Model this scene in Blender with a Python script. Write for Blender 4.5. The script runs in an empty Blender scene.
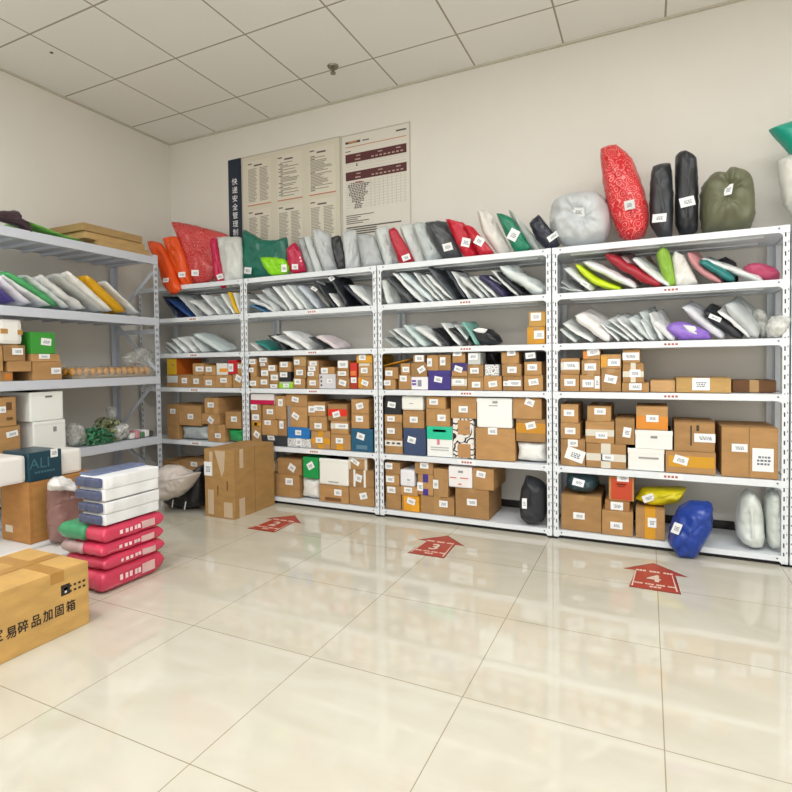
import bpy, bmesh, math, random
from mathutils import Vector, Matrix, noise
from mathutils.bvhtree import BVHTree
from mathutils.geometry import interpolate_bezier
random.seed(11)
scn = bpy.context.scene
COL = scn.collection
R = math.radians

# ------------------------------------------------------------------ camera, world, lamps, exposure
CAMP = Vector((4.252193, -3.903229, 1.113247))
RIGHT = Vector((0.904341782, 0.426626187, -0.012491537))
UP = Vector((0.000236808, 0.028765727, 0.999586153))
FWD = Vector((-0.426808957, 0.903970480, -0.025913020))
FPX, PX, PY = 537.8915, 393.97588, 376.66051
cd = bpy.data.cameras.new('camera'); cam = bpy.data.objects.new('camera', cd); COL.objects.link(cam)
m = Matrix((RIGHT, UP, -FWD)).transposed().to_4x4(); m.translation = CAMP
cam.matrix_world = m
cd.sensor_width = 36; cd.lens = FPX / 792 * 36; cd.clip_start = .05
cd.shift_x = (396 - PX) / 792; cd.shift_y = (PY - 396) / 792
scn.camera = cam
scn.view_settings.view_transform = 'Standard'; scn.view_settings.look = 'None'
scn.view_settings.gamma = 1; scn.view_settings.use_curve_mapping = False
scn.view_settings.exposure = -0.09
W = bpy.data.worlds.new('world'); scn.world = W; W.use_nodes = True
W.node_tree.nodes['Background'].inputs[0].default_value = (1, .98, .95, 1)
W.node_tree.nodes['Background'].inputs[1].default_value = .3
RX1, RY0, HC = 7.4, -6.6, 3.284        # room: x 0..7.4, y -6.6..0
LAMP_W = 35
LAMPS = [(1.9, -3.3), (4.4, -2.6), (6.3, -2.9), (2.6, -5.0), (5.2, -4.9)]
for i, (x, y) in enumerate(LAMPS):     # the light of each ceiling panel; its housing is built further down
    ld = bpy.data.lights.new('panel_light', 'AREA'); ld.shape = 'RECTANGLE'; ld.size = 1.15; ld.size_y = .56
    ld.energy = LAMP_W; ld.color = (.985, .99, 1)
    lo = bpy.data.objects.new('panel_light', ld); lo.location = (x, y, HC - .075); COL.objects.link(lo)
# unseen fill light, added behind the camera to brighten walls and ceiling
ld = bpy.data.lights.new('added_fill_light', 'AREA'); ld.shape = 'RECTANGLE'; ld.size = 4.6; ld.size_y = 2.0; ld.energy = 76; ld.color = (.96, .98, 1)
lo = bpy.data.objects.new('added_fill_light', ld); lo.location = (3.6, RY0 + .12, 1.6); lo.rotation_euler = (R(122), 0, 0); COL.objects.link(lo)

# ------------------------------------------------------------------ pixel -> world on a real plane
def ray(u, v):
    return (FWD * FPX + RIGHT * (u - PX) - UP * (v - PY))
def at(u, v, axis, val):
    d = ray(u, v); t = (val - CAMP[axis]) / d[axis]
    return CAMP + d * t
def on_plane(u, v, p0, n):
    d = ray(u, v); t = (p0 - CAMP).dot(n) / d.dot(n)
    return CAMP + d * t

# ------------------------------------------------------------------ materials
def lin(h):
    c = [int(h[i:i + 2], 16) / 255 for i in (0, 2, 4)]
    return tuple((x / 12.92 if x <= .04045 else ((x + .055) / 1.055) ** 2.4) for x in c) + (1,)
MATS = {}
def base(name, col, rough=.5, **kw):
    if name in MATS: return MATS[name]
    M = bpy.data.materials.new(name); M.use_nodes = True
    b = M.node_tree.nodes['Principled BSDF']
    b.inputs['Base Color'].default_value = lin(col); b.inputs['Roughness'].default_value = rough
    for k, v in kw.items(): b.inputs[k.replace('_', ' ')].default_value = v
    MATS[name] = M
    return M
def N(M, t, **kw):
    n = M.node_tree.nodes.new(t)
    for k, v in kw.items(): setattr(n, k, v)
    return n
def L(M, a, b): M.node_tree.links.new(a, b)
def bump(M, h, strength, dist):
    b = N(M, 'ShaderNodeBump'); b.inputs['Strength'].default_value = strength; b.inputs['Distance'].default_value = dist
    L(M, h, b.inputs['Height']); L(M, b.outputs[0], M.node_tree.nodes['Principled BSDF'].inputs['Normal'])
def noise_tex(M, scale, detail=3, coord='Object', stretch=None):
    tc = N(M, 'ShaderNodeTexCoord'); n = N(M, 'ShaderNodeTexNoise')
    n.inputs['Scale'].default_value = scale; n.inputs['Detail'].default_value = detail
    if stretch:
        mp = N(M, 'ShaderNodeMapping'); mp.inputs['Scale'].default_value = stretch
        L(M, tc.outputs[coord], mp.inputs[0]); L(M, mp.outputs[0], n.inputs['Vector'])
    else: L(M, tc.outputs[coord], n.inputs['Vector'])
    return n
def vary(M, col, n, lo, hi, rnd=.0):
    """colour times a noise-driven factor, with a slight per-object difference"""
    b = M.node_tree.nodes['Principled BSDF']
    mr = N(M, 'ShaderNodeMapRange'); mr.inputs[3].default_value = lo; mr.inputs[4].default_value = hi
    mr.inputs[1].default_value = .3; mr.inputs[2].default_value = .7
    L(M, n.outputs['Fac'], mr.inputs[0])
    hs = N(M, 'ShaderNodeHueSaturation'); hs.inputs['Color'].default_value = lin(col)
    if rnd:
        oi = N(M, 'ShaderNodeObjectInfo'); r = N(M, 'ShaderNodeMapRange')
        r.inputs[3].default_value = 1 - rnd; r.inputs[4].default_value = 1 + rnd
        L(M, oi.outputs['Random'], r.inputs[0])
        mu = N(M, 'ShaderNodeMath', operation='MULTIPLY'); L(M, mr.outputs[0], mu.inputs[0]); L(M, r.outputs[0], mu.inputs[1])
        L(M, mu.outputs[0], hs.inputs['Value'])
    else: L(M, mr.outputs[0], hs.inputs['Value'])
    L(M, hs.outputs[0], b.inputs['Base Color'])
def card(col='B68A56', name=None):
    name = name or 'cardboard_' + col
    if name in MATS: return MATS[name]
    M = base(name, col, .78)
    n = noise_tex(M, 9, 5, stretch=(1, 1, 2.5)); vary(M, col, n, .86, 1.08, .2)
    n2 = noise_tex(M, 60, 2, stretch=(1, 1, 8)); bump(M, n2.outputs['Fac'], .15, .002)
    return M
def poly(col, rough=.33):
    name = 'poly_' + col
    if name in MATS: return MATS[name]
    M = base(name, col, rough)
    n = noise_tex(M, 7, 3, stretch=(1.2, 1.2, .6)); vary(M, col, n, .9, 1.08, .06)
    n2 = noise_tex(M, 11, 4, stretch=(1, 1, .5)); n2.noise_type = 'RIDGED_MULTIFRACTAL'; n2.inputs['Distortion'].default_value = .6
    bump(M, n2.outputs['Fac'], .9, .016)
    return M
def plain(col, rough=.45): return base('paint_' + col + '_%d' % int(rough * 100), col, rough)
def clear(name='clear_plastic', col='E9ECEA', alpha=.42):
    if name in MATS: return MATS[name]
    M = base(name, col, .12, Alpha=alpha, IOR=1.45)
    n = noise_tex(M, 26, 4); bump(M, n.outputs['Fac'], .8, .02)
    r = N(M, 'ShaderNodeMapRange'); r.inputs[1].default_value = .35; r.inputs[2].default_value = .65
    r.inputs[3].default_value = alpha * .5; r.inputs[4].default_value = min(1, alpha * 1.6)
    L(M, n.outputs['Fac'], r.inputs[0]); L(M, r.outputs[0], M.node_tree.nodes['Principled BSDF'].inputs['Alpha'])
    return M
PAPER = base('label_paper', 'F1F3F3', .55)
INK = base('label_ink', '6E7685', .7)
BLACK = base('print_black', '2A211A', .7)
STEEL = base('rack_enamel', 'E6EBF0', .35)
SLOT = base('slot_dark', '30353A', .8)
# swirl print (dark pink base, white voronoi rings)
def swirl(name, c1, c2, scale, width=.06):
    M = base(name, c1, .35); b = M.node_tree.nodes['Principled BSDF']
    tc = N(M, 'ShaderNodeTexCoord'); v = N(M, 'ShaderNodeTexVoronoi'); v.inputs['Scale'].default_value = scale
    L(M, tc.outputs['Object'], v.inputs['Vector'])
    s = N(M, 'ShaderNodeMath', operation='SINE'); mu = N(M, 'ShaderNodeMath', operation='MULTIPLY'); mu.inputs[1].default_value = 22
    L(M, v.outputs['Distance'], mu.inputs[0]); L(M, mu.outputs[0], s.inputs[0])
    g = N(M, 'ShaderNodeMath', operation='GREATER_THAN'); g.inputs[1].default_value = 1 - width * 8
    L(M, s.outputs[0], g.inputs[0])
    mx = N(M, 'ShaderNodeMix', data_type='RGBA'); mx.inputs[6].default_value = lin(c1); mx.inputs[7].default_value = lin(c2)
    L(M, g.outputs[0], mx.inputs[0]); L(M, mx.outputs[2], b.inputs['Base Color'])
    n2 = noise_tex(M, 12, 4); n2.noise_type = 'RIDGED_MULTIFRACTAL'; bump(M, n2.outputs['Fac'], .7, .014)
    return M
RED_SWIRL = swirl('red_swirl_print', 'CF1A26', 'E4837F', 24, .035)
RED_SCROLL = swirl('red_scroll_print', 'C41F28', 'DE8680', 38, .042)
MAG_PRINT = swirl('magenta_print', 'CC1546', 'F0E0E4', 13, .03)
def filmed(name, c1, c2):
    M = base(name, c1, .22); b = M.node_tree.nodes['Principled BSDF']
    n = noise_tex(M, 13, 5, stretch=(1, .5, 1.6)); n.noise_type = 'RIDGED_MULTIFRACTAL'; n.inputs['Distortion'].default_value = .8
    r = N(M, 'ShaderNodeMapRange'); r.inputs[1].default_value = .35; r.inputs[2].default_value = .8; r.inputs[3].default_value = .0; r.inputs[4].default_value = .75
    L(M, n.outputs['Fac'], r.inputs[0])
    mx = N(M, 'ShaderNodeMix', data_type='RGBA'); mx.inputs[6].default_value = lin(c1); mx.inputs[7].default_value = lin(c2)
    L(M, r.outputs[0], mx.inputs[0]); L(M, mx.outputs[2], b.inputs['Base Color']); bump(M, n.outputs['Fac'], .8, .012)
    return M
SPOT = swirl('spotted_paper', 'E9E6E0', '26221F', 13, .06)
DOTTY = swirl('scribble_paper', 'EDEDED', '6A7078', 34, .05)

# ------------------------------------------------------------------ mesh helpers
def mk(name, verts, faces, mats, origin=None, parent=None, fmat=None, smooth=False):
    """world-space verts -> one mesh object whose origin is `origin` (children share the parent's origin)"""
    if parent is not None: origin = Vector(parent['_o'])
    o0 = Vector(origin) if origin is not None else Vector((0, 0, 0))
    me = bpy.data.meshes.new(name)
    me.from_pydata([tuple(Vector(v) - o0) for v in verts], [], faces)
    for mt in (mats if isinstance(mats, (list, tuple)) else [mats]): me.materials.append(mt)
    if fmat: me.polygons.foreach_set('material_index', fmat)
    if smooth: me.polygons.foreach_set('use_smooth', [True] * len(me.polygons))
    me.update()
    o = bpy.data.objects.new(name, me); COL.objects.link(o)
    o['_o'] = tuple(o0)
    if parent is not None: o.parent = parent
    else: o.location = o0
    return o
def empty(name, loc):
    o = bpy.data.objects.new(name, None); COL.objects.link(o); o.location = loc; o['_o'] = tuple(loc); o.empty_display_size = .05
    return o
class MB:
    def __init__(s): s.v = []; s.f = []; s.m = []
    def add(s, vs, fs, mi=0):
        k = len(s.v); s.v += [Vector(v) for v in vs]
        for f in fs: s.f.append(tuple(k + i for i in f)); s.m.append(mi)
    def box(s, a, b, mi=0):
        x0, y0, z0 = a; x1, y1, z1 = b
        if x0 > x1: x0, x1 = x1, x0
        if y0 > y1: y0, y1 = y1, y0
        if z0 > z1: z0, z1 = z1, z0
        s.add([(x0,y0,z0),(x1,y0,z0),(x1,y1,z0),(x0,y1,z0),(x0,y0,z1),(x1,y0,z1),(x1,y1,z1),(x0,y1,z1)],
              [(0,3,2,1),(4,5,6,7),(0,1,5,4),(1,2,6,5),(2,3,7,6),(3,0,4,7)], mi)
    def bev(s, a, b, r, mi=0):
        """box with chamfered edges"""
        x0, y0, z0 = a; x1, y1, z1 = b
        bm = bmesh.new(); bmesh.ops.create_cube(bm, size=1)
        for v in bm.verts:
            v.co = Vector(((x0 + x1) / 2 + v.co.x * (x1 - x0), (y0 + y1) / 2 + v.co.y * (y1 - y0), (z0 + z1) / 2 + v.co.z * (z1 - z0)))
        r = min(r, .3 * min(abs(x1 - x0), abs(y1 - y0), abs(z1 - z0)))
        bmesh.ops.bevel(bm, geom=list(bm.edges), offset=r, segments=2, profile=.6, affect='EDGES')
        bm.verts.index_update()
        s.add([v.co.copy() for v in bm.verts], [[v.index for v in f.verts] for f in bm.faces], mi); bm.free()
    def quad(s, p, ax, ay, w, h, mi=0):
        s.add([p - ax*w/2 - ay*h/2, p + ax*w/2 - ay*h/2, p + ax*w/2 + ay*h/2, p - ax*w/2 + ay*h/2], [(0,1,2,3)], mi)
    def bar(s, a, b, w, t, n, mi=0):
        """flat bar from a to b, width w, thickness t along n"""
        a = Vector(a); b = Vector(b); d = (b - a).normalized(); n = Vector(n).normalized(); q = d.cross(n) * w / 2; n = n * t
        s.add([a-q, a+q, b+q, b-q, a-q+n, a+q+n, b+q+n, b-q+n], [(0,1,2,3),(7,6,5,4),(0,4,5,1),(1,5,6,2),(2,6,7,3),(3,7,4,0)], mi)
    def tube(s, a, b, r, k=10, mi=0, r2=None):
        a = Vector(a); b = Vector(b); d = (b - a).normalized(); x = d.orthogonal().normalized(); y = d.cross(x); r2 = r if r2 is None else r2
        vs = [a + (x*math.cos(i*6.2832/k) + y*math.sin(i*6.2832/k))*r for i in range(k)] + [b + (x*math.cos(i*6.2832/k) + y*math.sin(i*6.2832/k))*r2 for i in range(k)]
        s.add(vs, [(i, (i+1) % k, k+(i+1) % k, k+i) for i in range(k)] + [tuple(range(k))[::-1], tuple(range(k, 2*k))], mi)
    def done(s, name, mats, origin=None, parent=None, smooth=False):
        return mk(name, s.v, s.f, mats, origin, parent, s.m, smooth)
def structure(o): o['kind'] = 'structure'; return o
def tag(o, label, cat, group=None):
    o['label'] = label; o['category'] = cat
    if group: o['group'] = group
    return o
BV = {}
def bvh(o):
    k = o.name
    if k not in BV:
        o0 = Vector(o['_o']); me = o.data
        BV[k] = BVHTree.FromPolygons([v.co + o0 for v in me.vertices], [tuple(p.vertices) for p in me.polygons])
    return BV[k]
def hit(o, u, v):
    h = bvh(o).ray_cast(CAMP, ray(u, v).normalized())
    return h[0], h[1]
def sticker(o, u, v, wpx, hpx, rot=0, lab=None, name='shipping_label', paper=None, ink=None, rows=3):
    """a paper label stuck on the surface of o where the photograph shows it"""
    p, n = hit(o, u, v)
    if p is None: return None
    if n.dot(CAMP - p) < 0: n = -n
    d = (p - CAMP).dot(FWD); w = wpx * d / FPX; h = hpx * d / FPX
    w = max(w, .012); h = max(h, .01)
    upv = Vector((0, 0, 1)); ax = upv.cross(n)
    if ax.length < .2: ax = Vector((1, 0, 0))
    ax.normalize()
    vd = (p - CAMP).normalized(); c = max(.5, (1 - ax.dot(vd)**2)**.5); w = min(w / c, .17)
    ay = n.cross(ax).normalized()
    a = R(rot); ax, ay = ax*math.cos(a) + ay*math.sin(a), ay*math.cos(a) - ax*math.sin(a)
    mb = MB(); tree = bvh(o); q = p + n*.0012
    up_ = 0
    for i in range(7):
        for j in range(6):
            c0 = p + ax*w*(i/6 - .5) + ay*h*(j/5 - .5); hh = tree.ray_cast(c0 + n*.03, -n)
            if hh[0] is not None: up_ = max(up_, min(.012, (hh[0] - c0).dot(n)))
    q = p + n*(up_ + .003)
    def P(s, t, e=0): return q + ax*w*(s - .5) + ay*h*(t - .5) + n*e
    GX, GY_ = 1, 1
    mb.add([P(i/GX, j/GY_) for i in range(GX + 1) for j in range(GY_ + 1)], [(i*(GY_+1) + j, (i+1)*(GY_+1) + j, (i+1)*(GY_+1) + j + 1, i*(GY_+1) + j + 1) for i in range(GX) for j in range(GY_)], 0)
    rr = random.Random(int(u*13+v*7))
    for k in range(rows):
        t0 = .28 + k*.44/rows; x = .22 + rr.random()*.1
        while x < .74:
            l = .05 + rr.random()*.1
            mb.add([P(x,t0,.0006), P(x+l,t0,.0006), P(x+l,t0+.26/rows,.0006), P(x,t0+.26/rows,.0006)], [(0,1,2,3)], 1)
            x += l + .04
    s = mb.done(name, [paper or PAPER, ink or INK], parent=o)
    if lab: s['label'] = lab
    return s
def textmesh(txt, size, mat, origin, ax, ay,  name='lettering', parent=None, align='CENTER', lift=.001, bold=0):
    cu = bpy.data.curves.new('t', 'FONT'); cu.body = txt; cu.size = size; cu.align_x = align; cu.align_y = 'CENTER'; 
    o = bpy.data.objects.new('t', cu); COL.objects.link(o)
    bpy.context.view_layer.update()
    me = bpy.data.meshes.new_from_object(o.evaluated_get(bpy.context.evaluated_depsgraph_get()))
    n = ax.cross(ay); vs = []; fs = []
    for k, (dx, dy) in enumerate(((0, 0), (bold, 0), (-bold, 0), (0, bold), (0, -bold)) if bold else ((0, 0),)):
        k0 = len(vs); vs += [Vector(origin) + ax*(v.co.x + dx) + ay*(v.co.y + dy) + n*(lift + k*.00008) for v in me.vertices]; fs += [tuple(k0 + i for i in p.vertices) for p in me.polygons]
    bpy.data.objects.remove(o); bpy.data.curves.remove(cu); bpy.data.meshes.remove(me)
    return mk(name, vs, fs, mat, parent=parent)

# ------------------------------------------------------------------ the setting
def wall_mat():
    M = base('wall_paint', 'E7E3DB', .85)
    n = noise_tex(M, 1.3, 4); vary(M, 'E7E3DB', n, .97, 1.02)
    n2 = noise_tex(M, 90, 3); bump(M, n2.outputs['Fac'], .06, .003); return M
def grid_lines(M, ox, oy, T, wd):
    tc = N(M, 'ShaderNodeTexCoord'); sp = N(M, 'ShaderNodeSeparateXYZ'); L(M, tc.outputs['Object'], sp.inputs[0])
    outs = []
    for i, off in ((0, ox), (1, oy)):
        a = N(M, 'ShaderNodeMath', operation='SUBTRACT'); a.inputs[1].default_value = off - T/2 - 40*T; L(M, sp.outputs[i], a.inputs[0])
        b = N(M, 'ShaderNodeMath', operation='MODULO'); b.inputs[1].default_value = T; L(M, a.outputs[0], b.inputs[0])
        c = N(M, 'ShaderNodeMath', operation='SUBTRACT'); c.inputs[1].default_value = T/2; L(M, b.outputs[0], c.inputs[0])
        d = N(M, 'ShaderNodeMath', operation='ABSOLUTE'); L(M, c.outputs[0], d.inputs[0])
        e = N(M, 'ShaderNodeMath', operation='LESS_THAN'); e.inputs[1].default_value = wd/2; L(M, d.outputs[0], e.inputs[0]); outs.append(e)
    mx = N(M, 'ShaderNodeMath', operation='MAXIMUM'); L(M, outs[0].outputs[0], mx.inputs[0]); L(M, outs[1].outputs[0], mx.inputs[1])
    return mx, outs
def ceil_mat():
    M = base('ceiling_board', 'D2D0C4', .9); b = M.node_tree.nodes['Principled BSDF']
    mx, _ = grid_lines(M, .609, -.4346, .624, .012)
    mix = N(M, 'ShaderNodeMix', data_type='RGBA'); mix.inputs[6].default_value = lin('EEECE6'); mix.inputs[7].default_value = lin('A39B88')
    L(M, mx.outputs[0], mix.inputs[0]); L(M, mix.outputs[2], b.inputs['Base Color'])
    n = noise_tex(M, 140, 2); bump(M, n.outputs['Fac'], .12, .003); return M
def floor_mat():
    M = base('polished_floor_tile', 'DAD4BC', .045); b = M.node_tree.nodes['Principled BSDF']; b.inputs['IOR'].default_value = 1.6
    mx, _ = grid_lines(M, 4.295, -1.62, .6, .0035)
    n = noise_tex(M, 2.2, 6, stretch=(1, 2.6, 1)); n.inputs['Distortion'].default_value = .8
    cr = N(M, 'ShaderNodeMapRange'); cr.inputs[1].default_value = .35; cr.inputs[2].default_value = .68; L(M, n.outputs['Fac'], cr.inputs[0])
    m1 = N(M, 'ShaderNodeMix', data_type='RGBA'); m1.inputs[6].default_value = lin('CDC9BB'); m1.inputs[7].default_value = lin('C5BFAE')
    L(M, cr.outputs[0], m1.inputs[0])
    m2 = N(M, 'ShaderNodeMix', data_type='RGBA'); L(M, m1.outputs[2], m2.inputs[6]); m2.inputs[7].default_value = lin('9C9279')
    L(M, mx.outputs[0], m2.inputs[0]); L(M, m2.outputs[2], b.inputs['Base Color'])
    return M
WM = wall_mat()
def slab(name, a, b, mat):
    mb = MB(); mb.box(a, b); return structure(mb.done(name, mat))
slab('floor', (-.2, RY0, -.1), (RX1, .2, 0), floor_mat())
slab('ceiling', (-.2, RY0, HC), (RX1, .2, HC + .1), ceil_mat())
slab('wall_back', (-.2, 0, 0), (RX1, .2, HC), WM)
slab('wall_left', (-.2, RY0, 0), (0, 0, HC), WM)
slab('wall_right', (RX1, RY0, 0), (RX1 + .2, .2, HC), WM)
slab('wall_front', (-.2, RY0 - .2, 0), (RX1 + .2, RY0, HC), WM)
mb = MB()
for a, b in (((1.2, .5), (6, .56)), ((1.2, 2.6), (6, 2.66)), ((1.2, .56), (1.26, 2.6)), ((5.94, .56), (6, 2.6)), ((3.57, .56), (3.63, 2.6))): mb.box((a[0], RY0, a[1]), (b[0], RY0 + .05, b[1]))
structure(mb.done('added_window_frame', STEEL))  # unseen window frame, made up to go with the added fill light
SK = base('skirting_tile', '211E1B', .35)
slab('baseboard_back', (.012, -.012, 0), (RX1, 0, .1), SK)
slab('baseboard_left', (0, RY0, 0), (.012, 0, .1), SK)
TR = base('edge_trim', 'C9C4B4', .6)
slab('trim_1', (0, -.02, HC - .012), (RX1, 0, HC), TR)
slab('trim_2', (0, RY0, HC - .012), (.02, -.02, HC), TR)
for x, y in LAMPS:
    e = empty('ceiling_light', (x, y, HC))
    mb = MB()
    for a, b in (((-.6,-.3,-.07),(.6,-.285,0)), ((-.6,.285,-.07),(.6,.3,0)), ((-.6,-.285,-.07),(-.585,.285,0)), ((.585,-.285,-.07),(.6,.285,0))):
        mb.box(Vector(a) + Vector((x, y, HC)), Vector(b) + Vector((x, y, HC)))
    mb.done('frame', STEEL, parent=e)
    g = base('lamp_diffuser', 'FFFFFF', .5, Emission_Strength=3.0); g.node_tree.nodes['Principled BSDF'].inputs['Emission Color'].default_value = (1, .98, .93, 1)
    mb = MB(); mb.box((x-.585, y-.285, HC-.06), (x+.585, y+.285, HC-.045)); mb.done('diffuser', g, parent=e)
    tag(e, 'white rectangular ceiling light panel, ' + ('nearest the left-wall rack', 'above the floor arrows', 'nearest the right wall', 'at the front left', 'at the front right')[LAMPS.index((x, y))], 'light', 'ceiling light panels')

# ------------------------------------------------------------------ racks
X0, RW, YF, YB, HT = 1.2772, 1.2177, -.45, -.03, 1.812
SH = {1: 1.815, 2: 1.530, 3: 1.220, 4: .922, 5: .460, 6: .057}
RNAME = {1: 'corner rack', 2: 'second rack', 3: 'third rack', 4: 'right rack', 5: 'cut-off rack at the right edge', 9: 'left-wall rack'}
SNAME = {1: 'top', 2: 'second', 3: 'third', 4: 'fourth', 5: 'fifth', 6: 'bottom'}
def seam(r): return X0 + (r - 2) * RW if r > 1 else X0 - RW
def gusset(mb, x, z, sx, y0, y1, g=.032):
    """rounded corner plate between a rail's underside and a post"""
    pts = [(0, 0)] + [(g*(1 - math.sin(a*math.pi/8)), g*(1 - math.cos(a*math.pi/8))) for a in range(5)]
    P = [(x + sx*px, z - pz) for px, pz in pts]; k = len(P)
    vs = [(a, y0, b) for a, b in P] + [(a, y1, b) for a, b in P]
    mb.add(vs, [tuple(range(k)), tuple(range(k, 2*k))[::-1]] + [(i, (i+1) % k, k+(i+1) % k, k+i) for i in range(k)])
def rack(r, label):
    xs = seam(r) + .002; xe = seam(r) + RW - .002
    e = empty('storage_rack', (xs, YF, 0)); pw = .032
    for x, sx in ((xs, 1), (xe, -1)):
        for y, sy in ((YF, 1), (YB, -1)):
            mb = MB(); x2 = x + sx*pw; y2 = y + sy*pw
            mb.box((x, y, 0), (x2, y + sy*.002, HT)); mb.box((x, y, 0), (x + sx*.002, y2, HT))
            if sy > 0:
                z = .05
                while z < HT - .02:
                    mb.box((x + sx*.018, y - .0006, z), (x + sx*.024, y, z + .024), 1)
                    mb.box((x + sx*.006, y - .0006, z + .018), (x + sx*.009, y, z + .028), 1)
                    z += .05
            mb.box((min(x, x2) , min(y, y2), 0), (max(x, x2), max(y, y2), .012), 1)
            mb.done('post', [STEEL, SLOT], parent=e)
    for k, z in SH.items():
        zt = min(z, HT) - .003
        mb = MB(); mb.bev((xs + .003, YF + .004, zt - .03), (xe - .003, YB - .002, zt), .002)
        mb.box((xs + .1, YF + .1, zt - .036), (xe - .1, YF + .13, zt - .03)); mb.box((xs + .1, YB - .13, zt - .036), (xe - .1, YB - .1, zt - .03))
        sf = mb.done('shelf_board', STEEL, parent=e)
        rh = .036 if k < 6 else .03
        mb = MB(); mb.box((xs + .001, YF - .0015, zt - rh), (xe - .001, YF + .004, zt + .001))
        for x, sx in ((xs + pw*.9, 1), (xe - pw*.9, -1)): gusset(mb, x, zt - rh + .001, sx, YF - .001, YF + .003, .03 if k < 6 else .022)
        for x in (xs + .05, xe - .05): mb.tube((x, YF - .003, zt - .014), (x, YF, zt - .014), .005, 8, 1)
        mb.done('shelf_rail', [STEEL, INK], parent=sf)
        if 1 < k < 6:
            xm = (xs + xe)/2 + .05; mb = MB(); mb.box((xm - .06, YF - .003, zt - .034), (xm + .06, YF - .0016, zt + .0))
            for q in range(4): mb.box((xm - .035 + q*.019, YF - .0036, zt - .024), (xm - .022 + q*.019, YF - .003, zt - .012), 1)
            mb.done('shelf_tag', [PAPER, base('tag_red', 'B0605C', .6)], parent=sf)
    mb = MB(); mb.box((xs + pw, YF + .022, 0), (xe - pw, YF + .03, .026)); mb.done('gap_shade_strip', base('gap_shade_black', '0E0E10', .6), parent=e)  # black strip added as painted shade in the gap under the bottom shelf
    tag(e, label, 'rack', 'white slotted racks along the back wall')
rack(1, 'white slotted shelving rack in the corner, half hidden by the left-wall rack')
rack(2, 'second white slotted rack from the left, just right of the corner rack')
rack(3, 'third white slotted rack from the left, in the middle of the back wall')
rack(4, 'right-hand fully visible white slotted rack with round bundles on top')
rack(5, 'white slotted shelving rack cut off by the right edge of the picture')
# left-wall rack: heavier, front plane x=.565, right end y=-.67
LX, LY1, LY0 = .565, -.668, -2.67
LS = {1: 2.012, 2: 1.508, 3: 1.025, 4: .525, 5: .10}
e = empty('storage_rack', (LX, LY1, 0)); GREY = base('rack_grey_enamel', 'CBD0DA', .4)
for y, sy in ((LY1, -1), (LY0, 1)):
    for x, sx in ((LX, -1), (.03, 1)):
        mb = MB(); mb.box((x, y, 0), (x + sx*.003, y + sy*.045, 2.03)); mb.box((x, y, 0), (x + sx*.045, y + sy*.003, 2.03))
        mb.box((min(x, x+sx*.045), min(y, y+sy*.045), 0), (max(x, x+sx*.045), max(y, y+sy*.045), .012), 1)
        z = .05
        while z < 2.0:
            if sx < 0:
                mb.box((x, y + sy*.014, z), (x + .0006, y + sy*.02, z + .022), 1); mb.box((x, y + sy*.028, z), (x + .0006, y + sy*.034, z + .022), 1)
            z += .05
        mb.done('post', [GREY, SLOT], parent=e)
for y in (LY1 - .01, LY0 + .01):
    for z0, z1 in ((1.50, 1.93), (1.02, 1.50), (.52, 1.02), (.1, .52)):
        mb = MB(); a = (LX - .03, y, z0 + .02) ; b = (.05, y, z1 - .06)
        if int(z0*10) in (15, 5): mb.bar((LX - .03, y, z1 - .02), (.05, y, z0 + .05), .03, .004, (0, 1, 0))
        else: mb.bar((LX - .03, y, z0 + .05), (.05, y, z1 - .02), .03, .004, (0, 1, 0))
        mb.done('diagonal_brace', GREY, parent=e)
for y in (LY1 - .01, LY0 + .01):
    mb = MB(); mb.box((.05, y - .002, 1.38), (LX - .03, y + .002, 1.42)); mb.box((.05, y - .002, 1.98), (LX - .03, y + .002, 2.01)); mb.done('side_bar', GREY, parent=e)
for k, z in LS.items():
    mb = MB(); mb.bev((.036, LY0 + .006, z - .03), (LX - .006, LY1 - .006, z - .004), .002)
    for j in range(14):
        y = LY0 + .1 + j*.14; mb.box((.05, y, z - .05), (LX - .01, y + .02, z - .03))
    sf = mb.done('shelf_board', GREY, parent=e)
    mb = MB(); mb.bev((LX - .006, LY0 + .003, z - .062), (LX + .004, LY1 - .003, z), .002); mb.box((LX - .03, LY0 + .045, z - .062), (LX - .006, LY1 - .045, z - .055)); mb.done('shelf_beam', GREY, parent=sf)
tag(e, 'grey slotted shelving rack with diagonal braces standing along the left wall', 'rack')

# ------------------------------------------------------------------ cartons and boxes
ORD = ['', 'first', 'second', 'third', 'fourth', 'fifth', 'sixth', 'seventh', 'eighth', 'ninth', 'tenth', 'eleventh', 'twelfth', 'thirteenth', 'fourteenth', 'fifteenth', 'sixteenth', 'seventeenth', 'eighteenth', 'nineteenth', 'twentieth']
CLEAR_TAPE = base('tan_tape', 'B08A58', .25)
KR = 'AF8655'; KD = '86643F'; KL = 'B8935F'
PLACED = {}
def conv(c, pts):
    ox, oy, s = c; return [(ox + x / s, oy + y / s) for x, y in pts]
class Side:
    """the two rows of racks: along the back wall (a = x) and along the left wall (a = y)"""
    def __init__(s, left): s.left = left
    def un(s, u, v, back=0): 
        p = at(u, v, 0, LX - .02 - back) if s.left else at(u, v, 1, YF + .018 + back)
        return (p.y if s.left else p.x), p.z
    def pt(s, a, d, z): return Vector((LX - .02 - d, a, z)) if s.left else Vector((a, YF + .018 + d, z))
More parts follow.
